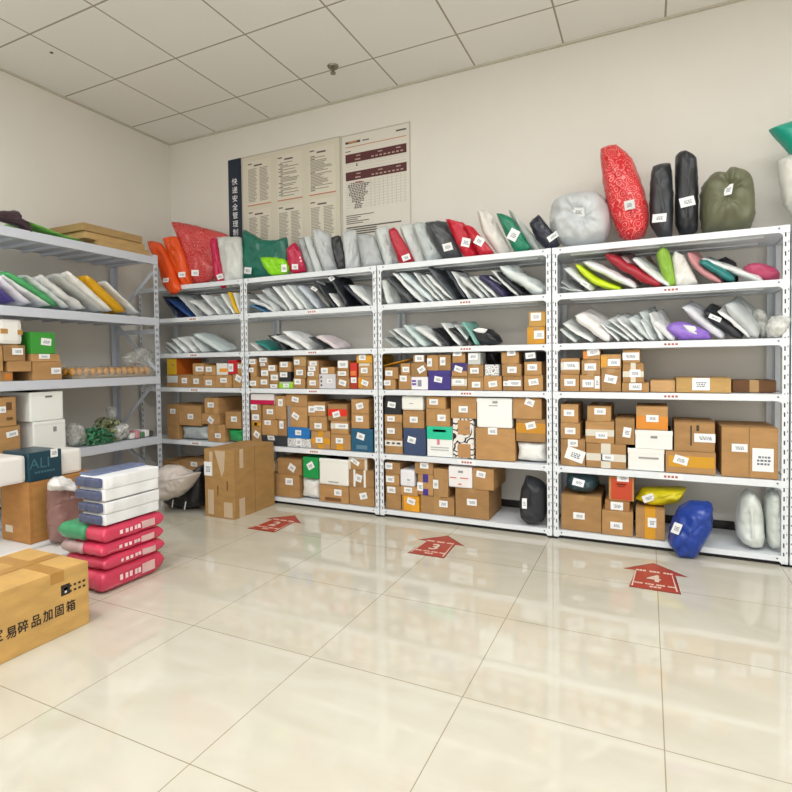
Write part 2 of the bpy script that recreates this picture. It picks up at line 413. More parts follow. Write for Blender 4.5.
def box_thing(sd, a0, a1, z0, z1, d0, dep, look):
    """look: dict(col, name, front, tape, ...)"""
    mat = look.get('mat') or (card(look.get('col', KR)) if look.get('kind', 'carton') == 'carton' else plain(look['col'], .5))
    p0 = sd.pt(a0, d0, z0); p1 = sd.pt(a1, d0 + dep, z1)
    lo = Vector([min(p0[i], p1[i]) for i in range(3)]); hi = Vector([max(p0[i], p1[i]) for i in range(3)])
    mb = MB(); r = look.get('r', .003)
    isc = look.get('kind', 'carton') == 'carton'
    t = .0025 if isc else 0
    mb.bev(lo, hi - Vector((0, 0, t*1.3)), r)
    if isc:   # two top flaps with a gap along the long way
        w, d = hi.x - lo.x, hi.y - lo.y
        if (w < d):
            xm = (lo.x + hi.x)/2; mb.box((lo.x + .001, lo.y + .001, hi.z - t), (xm - .001, hi.y - .001, hi.z)); mb.box((xm + .001, lo.y + .001, hi.z - t), (hi.x - .001, hi.y - .001, hi.z))
        else:
            ym = (lo.y + hi.y)/2; mb.box((lo.x + .001, lo.y + .001, hi.z - t), (hi.x - .001, ym - .001, hi.z)); mb.box((lo.x + .001, ym + .001, hi.z - t), (hi.x - .001, hi.y - .001, hi.z))
    else:     # lid lip
        g = min(.03, (hi.z - lo.z)*.25)
        if look.get('lid', True) and hi.z - lo.z > .06: mb.bev((lo.x - .002, lo.y - .002, hi.z - g), (hi.x + .002, hi.y, hi.z), r)
    o = mb.done(look.get('name', 'carton' if isc else 'box'), mat, origin=((lo.x + hi.x)/2, (lo.y + hi.y)/2, lo.z))
    o['_lo'] = tuple(lo); o['_hi'] = tuple(hi)
    rq = random.Random(int(a0*977 + z0*631))
    if isc and not look.get('face') and rq.random() < .6 and hi.z - lo.z > .05:
        tw = min(.022, (a1 - a0)*.18); am = (a0 + a1)/2; dn = (z1 - z0)*rq.choice((.14, .2, 1.0))
        q = MB(); q.box(sd.pt(am - tw, d0 - .0009, z1 - dn), sd.pt(am + tw, d0 + .0002, z1)); q.box(sd.pt(am - tw, d0, z1 - .0004), sd.pt(am + tw, d0 + dep, z1 + .0005))
        q.done('packing_tape', CLEAR_TAPE, parent=o)
    fm = look.get('face')          # list of (part name, s0, t0, s1, t1, colour or material, label)
    for f in (fm or []):
        nm, s0, t0, s1, t1, c, lb = f
        A0 = a0 + (a1 - a0)*s0; A1 = a0 + (a1 - a0)*s1; Z0 = z0 + (z1 - z0)*(1 - t1); Z1 = z0 + (z1 - z0)*(1 - t0)
        q = MB(); pa = sd.pt(A0, d0 - .0012 - (0 if isc else .002), Z0); pb = sd.pt(A1, d0 + .0002, Z1); q.box(pa, pb)
        c_ = c if not isinstance(c, str) else plain(c, .35)
        if nm == 'packing_tape' and t1 - t0 >= 1 and not sd.left:   # strips that run over the top as well
            q.box((A0, lo.y, hi.z - .0002), (A1, hi.y, hi.z + .0006))
        ob = q.done(nm, c_, parent=o)
        if lb: ob['label'] = lb
    return o
T_Y, T_O, T_W, T_R = 'D79A22', 'D9822A', 'D9D4C6', 'D8401F'
def tape(kind, col):
    lab = {T_Y: 'yellow packing tape', T_O: 'orange packing tape', T_W: 'whitish packing tape', T_R: 'red packing tape'}.get(col, None)
    if kind == 'h': return [('packing_tape', 0, .38, 1, .68, col, lab)]
    if kind == 'H': return [('packing_tape', 0, .3, 1, .85, col, lab)]
    if kind == 'v': return [('packing_tape', .32, 0, .66, 1, col, lab)]
    if kind == 'x': return [('packing_tape', 0, .42, 1, .72, col, lab), ('packing_tape', .38, -.001, .62, 1.001, col, lab)]
    if kind == 'l': return [('packing_tape', 0, .12, .3, .88, col, lab)]
    if kind == 'b': return [('packing_tape', .3, .62, .62, .999, col, lab)]
def shelf_boxes(r, k, rows):
    """rows: (crop, x0, y0, x1, y1, look-dict or text, [stickers])"""
    sd = Side(r == 9); Z = LS[k - 1] if r == 9 and False else (LS[k] if r == 9 else SH[k])
    items = []
    for row in rows:
        c, x0, y0, x1, y1, look, st = row
        (u0, v0), (u1, v1) = conv(c, [(x0, y0), (x1, y1)])
        look = dict(look) if isinstance(look, dict) else dict(txt=look) if look else {}
        bk = look.get('back', 0.0)
        um = (u0 + u1)/2
        a0 = sd.un(u0, (v0 + v1)/2, bk)[0]; a1 = sd.un(u1, (v0 + v1)/2, bk)[0]
        z1 = sd.un(um, v0, bk)[1]; z0 = sd.un(um, v1, bk)[1]
        items.append(dict(a0=a0, a1=a1, z0=z0, z1=z1, look=look, st=[(conv(c, [(s[0], s[1])])[0], s[2]/c[2], s[3]/c[2], s[4] if len(s) > 4 else 0, s[5] if len(s) > 5 else None) for s in st], bk=bk))
    if r != 9:
        lo, hi = seam(r) + .038, seam(r) + RW - .038
        for i in items: i['a0'] = max(lo, i['a0']); i['a1'] = min(hi, i['a1'])
    items.sort(key=lambda i: i['z0'])
    done = []
    for i in items:
        below = [j for j in done if min(i['a1'], j['a1']) - max(i['a0'], j['a0']) > .22*min(i['a1']-i['a0'], j['a1']-j['a0']) and j['Z1'] < i['z0'] + .6*(i['z1']-i['z0'])]
        i['Z0'] = max([j['Z1'] for j in below] + [Z]); i['below'] = below
        i['Z0'] += .0008; i['Z1'] = max(i['z1'], i['Z0'] + .025)
        if r != 9: i['Z1'] = max(i['Z0'] + .02, min(i['Z1'], SH[k-1] - .046))
        i['tier'] = 1 + max([j['tier'] for j in below] + [0])
        done.append(i)
    for _ in range(3):
        for n1, i in enumerate(done):
            for j in done[n1+1:]:
                if min(i['Z1'], j['Z1']) - max(i['Z0'], j['Z0']) > .002:
                    a, b = (i, j) if i['a0'] + i['a1'] < j['a0'] + j['a1'] else (j, i)
                    ov = a['a1'] - b['a0']
                    if ov > -.002: mid = (a['a1'] + b['a0'])/2; a['a1'] = mid - .0012; b['a0'] = mid + .0012
    tiers = {}
    for i in sorted(done, key=lambda q: q['a0']): tiers.setdefault(i['tier'], []).append(i)
    for tr, lst in tiers.items():
        for n1, i in enumerate(lst):
            lk = i['look']; rr = random.Random(int(i['a0']*1000) + k*17 + r)
            dep = lk.get('dep', .26 + rr.random()*.1); d0 = i['bk'] + rr.random()*.008
            if not sd.left: dep = min(dep, .365 - d0)
            if i['Z1'] - i['Z0'] < .0: continue
            if 'build' in lk: o = lk['build'](sd, i, d0, dep)
            else: o = box_thing(sd, i['a0'], i['a1'], i['Z0'], i['Z1'], d0, dep, lk)
            for (uv, w, h, rot, lab) in i['st']: sticker(o, uv[0], uv[1], w, h, rot, lab)
            tn = {1: 'bottom row', 2: 'second row', 3: 'third row', 4: 'fourth row', 5: 'fifth row'}[tr] if len(tiers) > 1 else 'row'
            od = 'leftmost' if n1 == 0 else 'rightmost' if n1 == len(lst) - 1 else ORD[n1+1] + ' from left'
            tx = lk.get('txt'); rn = RNAME[r].replace('rack behind ', '')
            if tx: lb = '%s, %s shelf, %s' % (tx, SNAME[k], rn)
            else: lb = 'brown carton, %s in %s, %s shelf, %s' % (od, tn, SNAME[k], rn)
            tag(o, lb, lk.get('cat', 'box'), 'parcels on the %s shelf of the %s' % (SNAME[k], RNAME[r]))
    return done

# ------------------------------------------------------------------ soft bags
def fbm(p, s): return noise.noise(p * s) + .5*noise.noise(p * s * 2.1 + Vector((7, 3, 1)))
def ridge(p, s):
    a = 1 - abs(noise.noise(p*s))*2.4; b = 1 - abs(noise.noise(p*s*2.3 + Vector((5, 1, 8))))*2.4
    return max(-.4, a) + .5*max(-.4, b)
def bag_from_outline(name, pts, p0, n, thick, mat, wr=.006, zmin=None, rings=10, res=72, fold=9, seg=.5, knot=False, sharp=.4):
    """pts: outline (world points on the plane p0,n) -> stuffed bag of real thickness"""
    n = n.normalized(); c = sum(pts, Vector()) / len(pts)
    k = len(pts); out = []; per = max(3, res // k)
    for i in range(k):
        a, b, d, e_ = pts[i-1], pts[i], pts[(i+1) % k], pts[(i+2) % k]
        for j in range(per):
            t = j/per
            cr = .5*((2*b) + (d - a)*t + (2*a - 5*b + 4*d - e_)*t*t + (3*b - a - 3*d + e_)*t**3)
            out.append(b.lerp(d, t).lerp(cr, sharp if not knot else .9))
    ax1 = max(((p - c) for p in out), key=lambda q: q.length); L1 = ax1.length; ax1 = ax1.normalized(); ax2 = n.cross(ax1)
    L2 = max(abs((p - c).dot(ax2)) for p in out)
    hs = max(0, (L1 - L2))*seg*1.6
    mseg = lambda p: c + ax1*max(-hs, min(hs, (p - c).dot(ax1)*.85))
    m_ = len(out); V = []; F = []; T0 = .12; sd0 = Vector((p0.x*3, p0.z*5, thick*40))
    al = ax1*.45; 
    def off(p, t, th):
        q = p + sd0; q = q - ax1*q.dot(ax1)*.5          # folds run along the bag
        w = (ridge(q, fold) - .35)*wr*1.5 + noise.noise(p*fold*4 + sd0)*wr*.7
        hgt = thick*.5*max(0, 1 - t**3)**.6
        if knot:
            w += math.sin(th*9 + 2.5*noise.noise(Vector((th*.8, t*2, 3))))*thick*.035*math.sin(math.pi*min(1, t*1.15)) + ridge(q, 5)*.008
            hgt *= 1 - .35*math.exp(-(t/.22)**2)
        return hgt + w*min(1, (1 - t)*5)
    th = [math.atan2((p - c).dot(ax2), (p - c).dot(ax1)) for p in out]
    ts = [T0 + (1 - T0)*(i/(rings - 1))**.8 for i in range(rings)]
    def ring(t, s):
        for i, p in enumerate(out):
            q = mseg(p).lerp(p, t)
            V.append(q + n*s*off(q, t, th[i]) if t < 1 else q + n*noise.noise(p*24)*wr + (p - c).normalized()*noise.noise(p*40)*wr*.8)
    for t in ts: ring(t, 1)
    for t in ts[-2::-1]: ring(t, -1)
    total = 2*rings - 1
    for rg in range(total - 1):
        for i in range(m_):
            a = rg*m_; b = (rg + 1)*m_
            F.append((a + i, a + (i+1) % m_, b + (i+1) % m_, b + i))
    for base_, s in ((0, 1), ((total - 1)*m_, -1)):
        cc = len(V); V.append(sum((V[base_ + i] for i in range(m_)), Vector())/m_)
        for i in range(m_): f = (cc, base_ + (i+1) % m_, base_ + i); F.append(f if s == 1 else f[::-1])
    if zmin is not None:
        za_, zb_ = min(v.z for v in V), max(v.z for v in V); kz = (zb_ - zmin)/(zb_ - za_)
        V = [Vector((v.x, v.y, zmin + (v.z - za_)*kz)) for v in V]
    if abs(n.y) > .7:
        ym = max(v.y for v in V)
        if ym > -.01: V = [v + Vector((0, -.01 - ym, 0)) for v in V]
    org = Vector((c.x, c.y, min(v.z for v in V)))
    o = mk(name, V, F, mat, origin=org, smooth=True)
    bm = bmesh.new(); bm.from_mesh(o.data); bmesh.ops.recalc_face_normals(bm, faces=bm.faces)
    for f in bm.faces: f.smooth = True
    bm.to_mesh(o.data); bm.free()
    return o
def bag_px(name, crop, poly_, yc, thick, mat, yaw=0, zmin=None, axis=1, tilt=0, **kw):
    """outline seen in the photograph, set on a vertical plane through depth yc, turned by yaw"""
    pts = conv(crop, poly_); cu = sum(p[0] for p in pts)/len(pts); vb = max(p[1] for p in pts)
    p0 = at(cu, vb, axis, yc)
    base_n = Vector((0, -1, 0)) if axis == 1 else Vector((1, 0, 0))
    n = Matrix.Rotation(R(yaw), 3, 'Z') @ base_n; n.z = tilt; n.normalize()
    return bag_from_outline(name, [on_plane(u, v, p0, n) for u, v in pts], p0, n, thick, mat, zmin=zmin, **kw)
def mailer(sd, P_t, P_b, width, thick, mat, twist, zs, name='poly_mailer', sag=.0, wr=.004, d0=.0):
    """a flat courier bag leaning in the shelf: P_t, P_b = top and bottom of its front edge (a, z)"""
    a = sd.pt(P_t[0], d0, P_t[1]); b = sd.pt(P_b[0], d0, P_b[1]); ln = a - b
    e1 = ln.normalized(); fa = sd.pt(1, 0, 0) - sd.pt(0, 0, 0); fa = (sd.pt(1., 0, 0) - sd.pt(0., 0, 0)); dd = sd.pt(0, 1, 0) - sd.pt(0, 0, 0)
    w = (dd*math.cos(R(twist)) + fa*math.sin(R(twist))).normalized(); w = (w - e1*w.dot(e1)).normalized(); nn = e1.cross(w).normalized()
    nu, nv = 21, 15; V = []; F = []; ll = ln.length; idx = {}
    sd0 = Vector((random.random()*9, random.random()*9, 0)); bend = (random.random() - .5)*.05*ll + sag
    for s_ in (1, -1):
        for i in range(nu):
            for j in range(nv):
                u = i/(nu-1)*2 - 1; v = j/(nv-1)*2 - 1
                edge = i in (0, nu-1) or j in (0, nv-1)
                if edge and s_ == -1: idx[(s_, i, j)] = idx[(1, i, j)]; continue
                h = thick*.42*max(0, 1 - abs(u)**4)**.5*max(0, 1 - abs(v)**5)**.6
                p = b + e1*(u + 1)/2*ll + w*(v + 1)/2*width*(1 - .04*u*u) + nn*bend*(1 - u*u)
                q = p*1.0 + sd0
                wv = (noise.noise(q*14)*.7 + .7*(ridge(q - e1*q.dot(e1)*.4, 16) - .3) + .35*noise.noise(q*50))*wr
                p = p + nn*(s_*h + wv*(1.6 if not edge else 1.2)) + w*(noise.noise(q*11)*.006) + e1*(noise.noise(q*13)*.006)
                idx[(s_, i, j)] = len(V); V.append(p)
    for s_ in (1, -1):
        for i in range(nu-1):
            for j in range(nv-1):
                f = (idx[(s_, i, j)], idx[(s_, i+1, j)], idx[(s_, i+1, j+1)], idx[(s_, i, j+1)])
                F.append(f if s_ == 1 else f[::-1])
    dz = zs + .0005 - min(v.z for v in V)
    V = [v + Vector((0, 0, dz)) for v in V]
    if not sd.left:
        m_ = max(v.y for v in V)
        if m_ > -.008: V = [v + Vector((0, -.008 - m_, 0)) for v in V]
    c = sum(V, Vector())/len(V)
    return mk(name, V, F, mat, origin=(c.x, c.y, min(v.z for v in V)), smooth=True)
WH, W2, GY, G2, DK, BK, NV = 'E4E7E6', 'D3DAD9', 'B9C0C0', 'A8AEAC', '4E5456', '22252B', '2A2F45'
CN = {WH: 'white', W2: 'whitish', GY: 'light grey', G2: 'grey', DK: 'dark grey', BK: 'black', NV: 'navy'}
def shelf_mailers(r, k, rows, twist=12, width=(.22, .3)):
    sd = Side(r == 9); zs = LS[k] if r == 9 else SH[k]
    L_ = []
    for row in rows:
        c, x0, y0, x1, y1, col, cn = row[:7]; op = row[7] if len(row) > 7 else {}
        (u0, v0), (u1, v1) = conv(c, [(x0, y0), (x1, y1)])
        d0 = op.get('d0', .0)
        Pt = sd.un(u0, v0, d0); Pb = sd.un(u1, v1, d0)
        L_.append((Pb[0], Pt, (Pb[0], zs), col, cn, op, c))
    L_.sort(key=lambda q: q[0])
    for n1, (b, Pt, Pb, col, cn, op, c) in enumerate(L_):
        th = op.get('t', .03); wd = op.get('w', random.uniform(*width)); 
        if Pb[0] - Pt[0] > .03 and Pt[1] - Pb[1] < .02: Pt = (Pt[0], Pb[1] + .03)
        if r != 9:
            lo, hi = seam(r) + .012, seam(r) + RW - .012
            Pt = (max(lo + .02, min(hi - .02, Pt[0])), Pt[1]); Pb = (max(lo + .03, min(hi - .02, Pb[0])), Pb[1])
        mt = op.get('mat') or poly(col)
        o = mailer(sd, Pt, Pb, min(wd, .36), th, mt, op.get('tw', twist), zs, sag=op.get('sag', 0), wr=op.get('wr', .004), d0=op.get('d0', .0), name=op.get('name', 'poly_mailer'))
        for s in op.get('st', []):
            uv = conv(c, [(s[0], s[1])])[0]; sticker(o, uv[0], uv[1], s[2]/c[2], s[3]/c[2], s[4] if len(s) > 4 else 0)
        rn = RNAME[r].replace('rack behind ', '')
        od = 'leftmost' if n1 == 0 else 'rightmost' if n1 == len(L_) - 1 else ORD[n1+1] + ' from left'
        tx = cn if op.get('own') else '%s courier bag, %s of bags leaning' % (cn, od)
        tag(o, '%s, %s shelf, %s' % (tx, SNAME[k], rn), 'bag', 'courier bags leaning on the %s shelf of the %s' % (SNAME[k], RNAME[r]))
# ================================================================== goods on the back-wall racks
CA = (160, 350, 7.92)
shelf_boxes(1, 4, [
 (CA, 55, 65, 128, 185, dict(txt='yellow-fronted orange printed box', kind='box', lid=False, col='C8641E', dep=.3, name='printed_box', face=[('front_panel', 0, 0, 1, 1, 'DDB42C', 'yellow front panel')]), [(105, 120, 34, 40)]),
 (CA, 258, 105, 345, 195, {}, [(315, 150, 60, 40)]),
 (CA, 350, 122, 435, 195, {}, [(388, 152, 45, 40)]),
 (CA, 443, 105, 530, 190, dict(txt='small white and orange printed box', kind='box', lid=False, col='ECEBE6', name='printed_box', face=[('orange_band', .3, .45, 1, .75, 'F0A030', 'orange printed band')]), []),
 (CA, 533, 80, 605, 185, dict(txt='small red box with white label', kind='box', lid=False, col='C4202C', name='printed_box'), [(562, 140, 38, 62)]),
 (CA, 608, 100, 645, 188, dict(txt='small tan box with pale green label beside post', name='carton'), [(632, 130, 28, 30)]),
 (CA, 45, 195, 140, 290, dict(txt='carton under a crinkled plastic sleeve', face=[('plastic_sleeve', .1, .1, .95, .65, W2, 'whitish crinkled plastic')]), []),
 (CA, 142, 195, 240, 290, {}, [(195, 242, 40, 42)]),
 (CA, 242, 195, 338, 290, {}, [(288, 247, 42, 42)]),
 (CA, 340, 200, 438, 293, {}, [(388, 258, 48, 42)]),
 (CA, 440, 198, 565, 295, {}, [(505, 240, 50, 38)]),
 (CA, 575, 192, 650, 295, {}, [(622, 225, 45, 50, -25)]),
])
def silverbag(col, nm): 
    def f(sd, i, d0, dep):
        a0, a1, z0, z1 = i['a0'], i['a1'], i['Z0'], i['Z1']; y = YF + .02 + .07 + d0
        P = [(0,.05),(.04,.5),(0,.95),(.3,1),(.7,.97),(1,1),(.96,.5),(1,.04),(.6,0),(.3,.03)]
        return bag_from_outline(nm, [Vector((a0 + (a1-a0)*px, y, z0 + (z1-z0)*pz)) for px, pz in P], Vector((a0, y, z0)), Vector((0, -1, 0)), .13, poly(col), zmin=z0, wr=.005)
    return f
shelf_boxes(1, 5, [
 (CA, 55, 430, 145, 700, dict(txt='tall brown carton standing at the left end'), [(103, 485, 40, 40)]),
 (CA, 150, 600, 370, 712, dict(txt='silver grey plastic parcel lying under a wide carton', build=silverbag('AEB6B6', 'plastic_parcel'), cat='parcel'), []),
 (CA, 148, 440, 322, 598, dict(txt='wide brown carton on top of the silver parcel'), [(243, 527, 42, 42)]),
 (CA, 374, 590, 510, 715, {}, [(460, 678, 45, 38)]),
 (CA, 328, 505, 470, 590, {}, [(403, 555, 42, 46, -35)]),
 (CA, 350, 380, 460, 505, dict(txt='topmost brown carton of the tallest stack'), [(403, 435, 48, 40)]),
 (CA, 522, 625, 648, 716, dict(txt='bright green plastic parcel beneath a square carton', build=silverbag('2E9E58', 'plastic_parcel'), cat='parcel'), []),
 (CA, 515, 490, 640, 622, dict(txt='square brown carton on top of the green parcel'), [(588, 547, 45, 42)]),
])
CB = (150, 400, 5.66)
shelf_boxes(1, 6, [(CB, 60, 348, 165, 470, dict(txt='brown carton behind the clear plastic bag'), []), (CB, 168, 345, 312, 470, dict(txt='long brown carton behind the big floor carton'), [(250, 363, 35, 25)])])
C2 = (244, 350, 11); C3 = (310, 350, 11)
shelf_boxes(2, 4, [
 (C2, 50, 290, 165, 410, {}, [(100, 365, 70, 55)]), (C2, 168, 300, 275, 410, {}, [(222, 352, 70, 55)]),
 (C2, 280, 368, 372, 418, dict(txt='very flat small carton beside the lime packet'), [(328, 396, 75, 40)]),
 (C2, 378, 350, 532, 415, dict(txt='lime green printed packet', kind='box', lid=False, col='9ADB2A', name='printed_packet', face=[('pale_top', .1, 0, .9, .28, 'B9C7B0', 'pale strip')]), [(465, 390, 62, 42)]),
 (C2, 537, 310, 665, 415, {}, [(592, 348, 70, 60)]),
 (C2, 52, 180, 135, 285, {}, [(82, 220, 50, 50)]), (C2, 182, 195, 270, 295, {}, [(228, 252, 75, 60)]),
 (C2, 283, 245, 383, 362, {}, [(335, 302, 75, 62)]),
 (C2, 388, 240, 512, 345, dict(txt='small black box with white label', kind='box', lid=False, col='24262A'), [(437, 272, 80, 55)]),
 (C2, 545, 180, 675, 305, {}, [(613, 247, 75, 60)]),
 (C2, 50, 95, 135, 178, {}, [(90, 128, 70, 55)]), (C2, 165, 82, 258, 193, dict(txt='tall pale tan box with a double white label'), [(212, 110, 80, 50), (208, 160, 50, 30)]),
 (C2, 272, 165, 352, 242, {}, [(307, 198, 72, 60)]),
 (C2, 385, 130, 512, 236, {}, [(443, 160, 80, 58)]),
 (C2, 537, 66, 672, 176, dict(txt='top carton with crumpled tan wrapping', col='A88A5C'), [(583, 133, 60, 55)]),
 (C3, -36, 308, 92, 420, {}, [(30, 362, 70, 55)]),
 (C3, -28, 115, 92, 302, dict(txt='tan box plastered with three white labels'), [(36, 148, 80, 48), (22, 205, 78, 50), (10, 262, 70, 46)]),
 (C3, 100, 265, 278, 420, dict(txt='pale grey box with three black dots', kind='box', lid=False, col='D5D3D8', name='printed_box', face=[('black_dot', .1, .15, .18, .27, '1D1D1D', 'black dot'), ('black_dot', .1, .43, .18, .55, '1D1D1D', 'black dot'), ('black_dot', .1, .7, .18, .82, '1D1D1D', 'black dot')]), [(218, 342, 60, 45)]),
 (C3, 120, 187, 265, 262, {}, [(160, 228, 75, 60)]),
 (C3, 285, 292, 428, 416, {}, [(360, 360, 80, 60, -15)]),
 (C3, 288, 228, 420, 290, dict(txt='flat tan box in middle of a stack, wide label'), [(355, 258, 90, 50)]),
 (C3, 300, 115, 418, 226, {}, [(362, 158, 108, 80)]),
 (C3, 440, 290, 520, 416, dict(txt='small dark red box on the shelf', kind='box', lid=False, col='A8321E'), [(482, 332, 60, 60)]),
 (C3, 440, 140, 514, 288, dict(txt='bright red printed box on top of a darker one', kind='box', lid=False, col='C93024', face=[('orange_print', .1, .6, .9, .95, 'E07A3A', 'orange print')]), []),
 (C3, 528, 290, 685, 416, dict(txt='yellow-taped carton', face=tape('l', T_Y)), [(605, 362, 75, 55, -20)]),
 (C3, 530, 142, 682, 286, dict(txt='carton with a white tape strip', face=[('packing_tape', .05, .03, .8, .22, T_W, 'white tape')]), [(598, 225, 75, 60)]),
 (C3, 508, 36, 680, 140, dict(txt='golden yellow topmost carton', col='CE9A34'), [(577, 82, 75, 60)]),
])
C4 = (244, 386, 11); C5 = (310, 386, 11)
shelf_boxes(2, 5, [
 (C4, 75, 445, 188, 640, {}, [(142, 532, 60, 65, -30)]), (C4, 192, 545, 470, 668, dict(txt='flat black box with white label', kind='box', col='32383C'), [(303, 567, 75, 55)]),
 (C4, 75, 305, 187, 438, dict(txt='small yellow-taped carton', face=tape('b', T_Y) + [('packing_tape', .2, .7, 1, .95, T_Y, 'yellow packing tape')]), [(130, 342, 75, 65)]),
 (C4, 70, 200, 182, 302, {}, [(113, 233, 70, 60)]),
 (C4, 70, 75, 330, 196, dict(txt='white and magenta flat package', kind='box', lid=False, col='E6E4E4', name='flat_package', face=[('magenta_edge', 0, .6, 1, 1, 'C4104F', 'magenta lower edge')]), []),
 (C4, 198, 370, 368, 545, {}, [(262, 402, 70, 50)]), (C4, 370, 368, 466, 545, dict(txt='narrow upright carton with a vertical label'), [(415, 427, 45, 85)]),
 (C4, 198, 210, 340, 366, {}, [(287, 283, 70, 55)]), (C4, 343, 110, 460, 364, dict(txt='tall narrow carton with vertical label'), [(403, 182, 50, 80)]),
 (C4, 472, 580, 728, 672, dict(txt='white box printed with pink pattern', kind='box', lid=False, mat=DOTTY, col='E8E2E4', name='printed_box'), [(605, 615, 60, 80)]),
 (C4, 476, 456, 718, 578, dict(txt='bright blue flat box', kind='box', col='1F74BE'), [(600, 512, 65, 55)]),
 (C4, 478, 226, 692, 450, dict(txt='big carton with a grey taped side', face=[('packing_tape', 0, 0, .16, 1, '8F8C90', 'grey tape')]), [(568, 330, 75, 60, -30)]),
 (C4, 456, 76, 690, 224, dict(txt='big carton just under the shelf above'), [(565, 148, 75, 55, -10)]),
 (C5, 10, 495, 215, 706, dict(txt='yellow cross-taped carton', face=tape('x', T_Y)), [(103, 595, 76, 60)]),
 (C5, -8, 334, 182, 492, {}, [(90, 438, 80, 60)]),
 (C5, -30, 175, 165, 330, dict(txt='carton with a long double label'), [(20, 255, 70, 70), (105, 243, 120, 60)]),
 (C5, 222, 528, 442, 708, dict(txt='carton with yellow tape at its lower edge', face=tape('b', T_Y)), [(325, 602, 80, 60)]),
 (C5, 225, 385, 418, 522, dict(txt='white-banded carton', face=[('packing_tape', 0, .2, 1, .62, T_W, 'white tape band')]), [(350, 440, 140, 55)]),
 (C5, 196, 200, 405, 370, dict(txt='carton with a bright red band', face=[('red_band', 0, .3, 1, .72, 'E0301C', 'bright red band')]), [(290, 312, 80, 65, 15)]),
 (C5, 452, 470, 690, 712, dict(txt='dark teal blue box', kind='box', col='1B5878', face=[('grey_print', .25, .72, .75, .9, '5B7F92', 'greyish print')]), [(560, 553, 85, 70, -15)]),
 (C5, 452, 305, 645, 470, {}, [(545, 362, 80, 65)]), (C5, 450, 146, 640, 300, {}, [(548, 220, 80, 65, 15)]),
])
C6 = (264, 446, 6.71)
def white_sack(col=WH):
    return silverbag(col, 'plastic_parcel')
shelf_boxes(2, 6, [
 (C6, 45, 170, 73, 350, dict(txt='narrow carton edge beside the floor carton'), []),
 (C6, 42, 105, 85, 166, dict(txt='small carton beside the floor carton, tape on face', face=tape('v', T_W)), [(65, 128, 22, 22)]),
 (C6, 76, 190, 235, 358, dict(txt='large brown carton under another carton'), [(170, 238, 50, 45)]),
 (C6, 90, 86, 250, 188, dict(txt='brown carton with tilted label, on larger carton'), [(188, 145, 45, 45, -30)]),
 (C6, 238, 215, 366, 370, dict(txt='crumpled white plastic parcel under the green box', build=white_sack('E3E3DE'), cat='parcel'), []),
 (C6, 262, 76, 362, 215, dict(txt='bright green box with white specks', kind='box', lid=False, col='129A4C'), [(313, 132, 45, 45, 30)]),
 (C6, 370, 265, 565, 378, dict(txt='carton under the big white foam box', face=[('packing_tape', .2, .72, .75, .92, '7A5230', 'dark brown tape')]), [(497, 312, 50, 42)]),
 (C6, 368, 88, 565, 266, dict(txt='big white foam box with thin writing', kind='box', col='F2F2EC', r=.012, name='foam_box', face=[('faint_print', .32, .86, .66, .9, 'A9ABA6', 'faint grey print')]), []),
 (C6, 570, 278, 738, 402, {}, [(668, 335, 50, 42, 15)]),
 (C6, 570, 162, 735, 275, dict(txt='carton with two white stripes', face=[('white_stripe', .18, 0, .26, 1, 'F0EFEA', 'white stripe'), ('white_stripe', .6, 0, .68, 1, 'F0EFEA', 'white stripe')]), [(635, 215, 45, 50, -15)]),
 (C6, 566, 66, 690, 160, dict(txt='carton framed with whitish tape', face=[('packing_tape', 0, 0, 1, .14, T_W, 'whitish tape'), ('packing_tape', 0, .14, .1, 1, T_W, 'whitish tape'), ('packing_tape', .86, .14, 1, 1, T_W, 'whitish tape')]), [(612, 105, 60, 30, -30)]),
])
C7 = (380, 345, 8.8); C8 = (462, 340, 8.8)
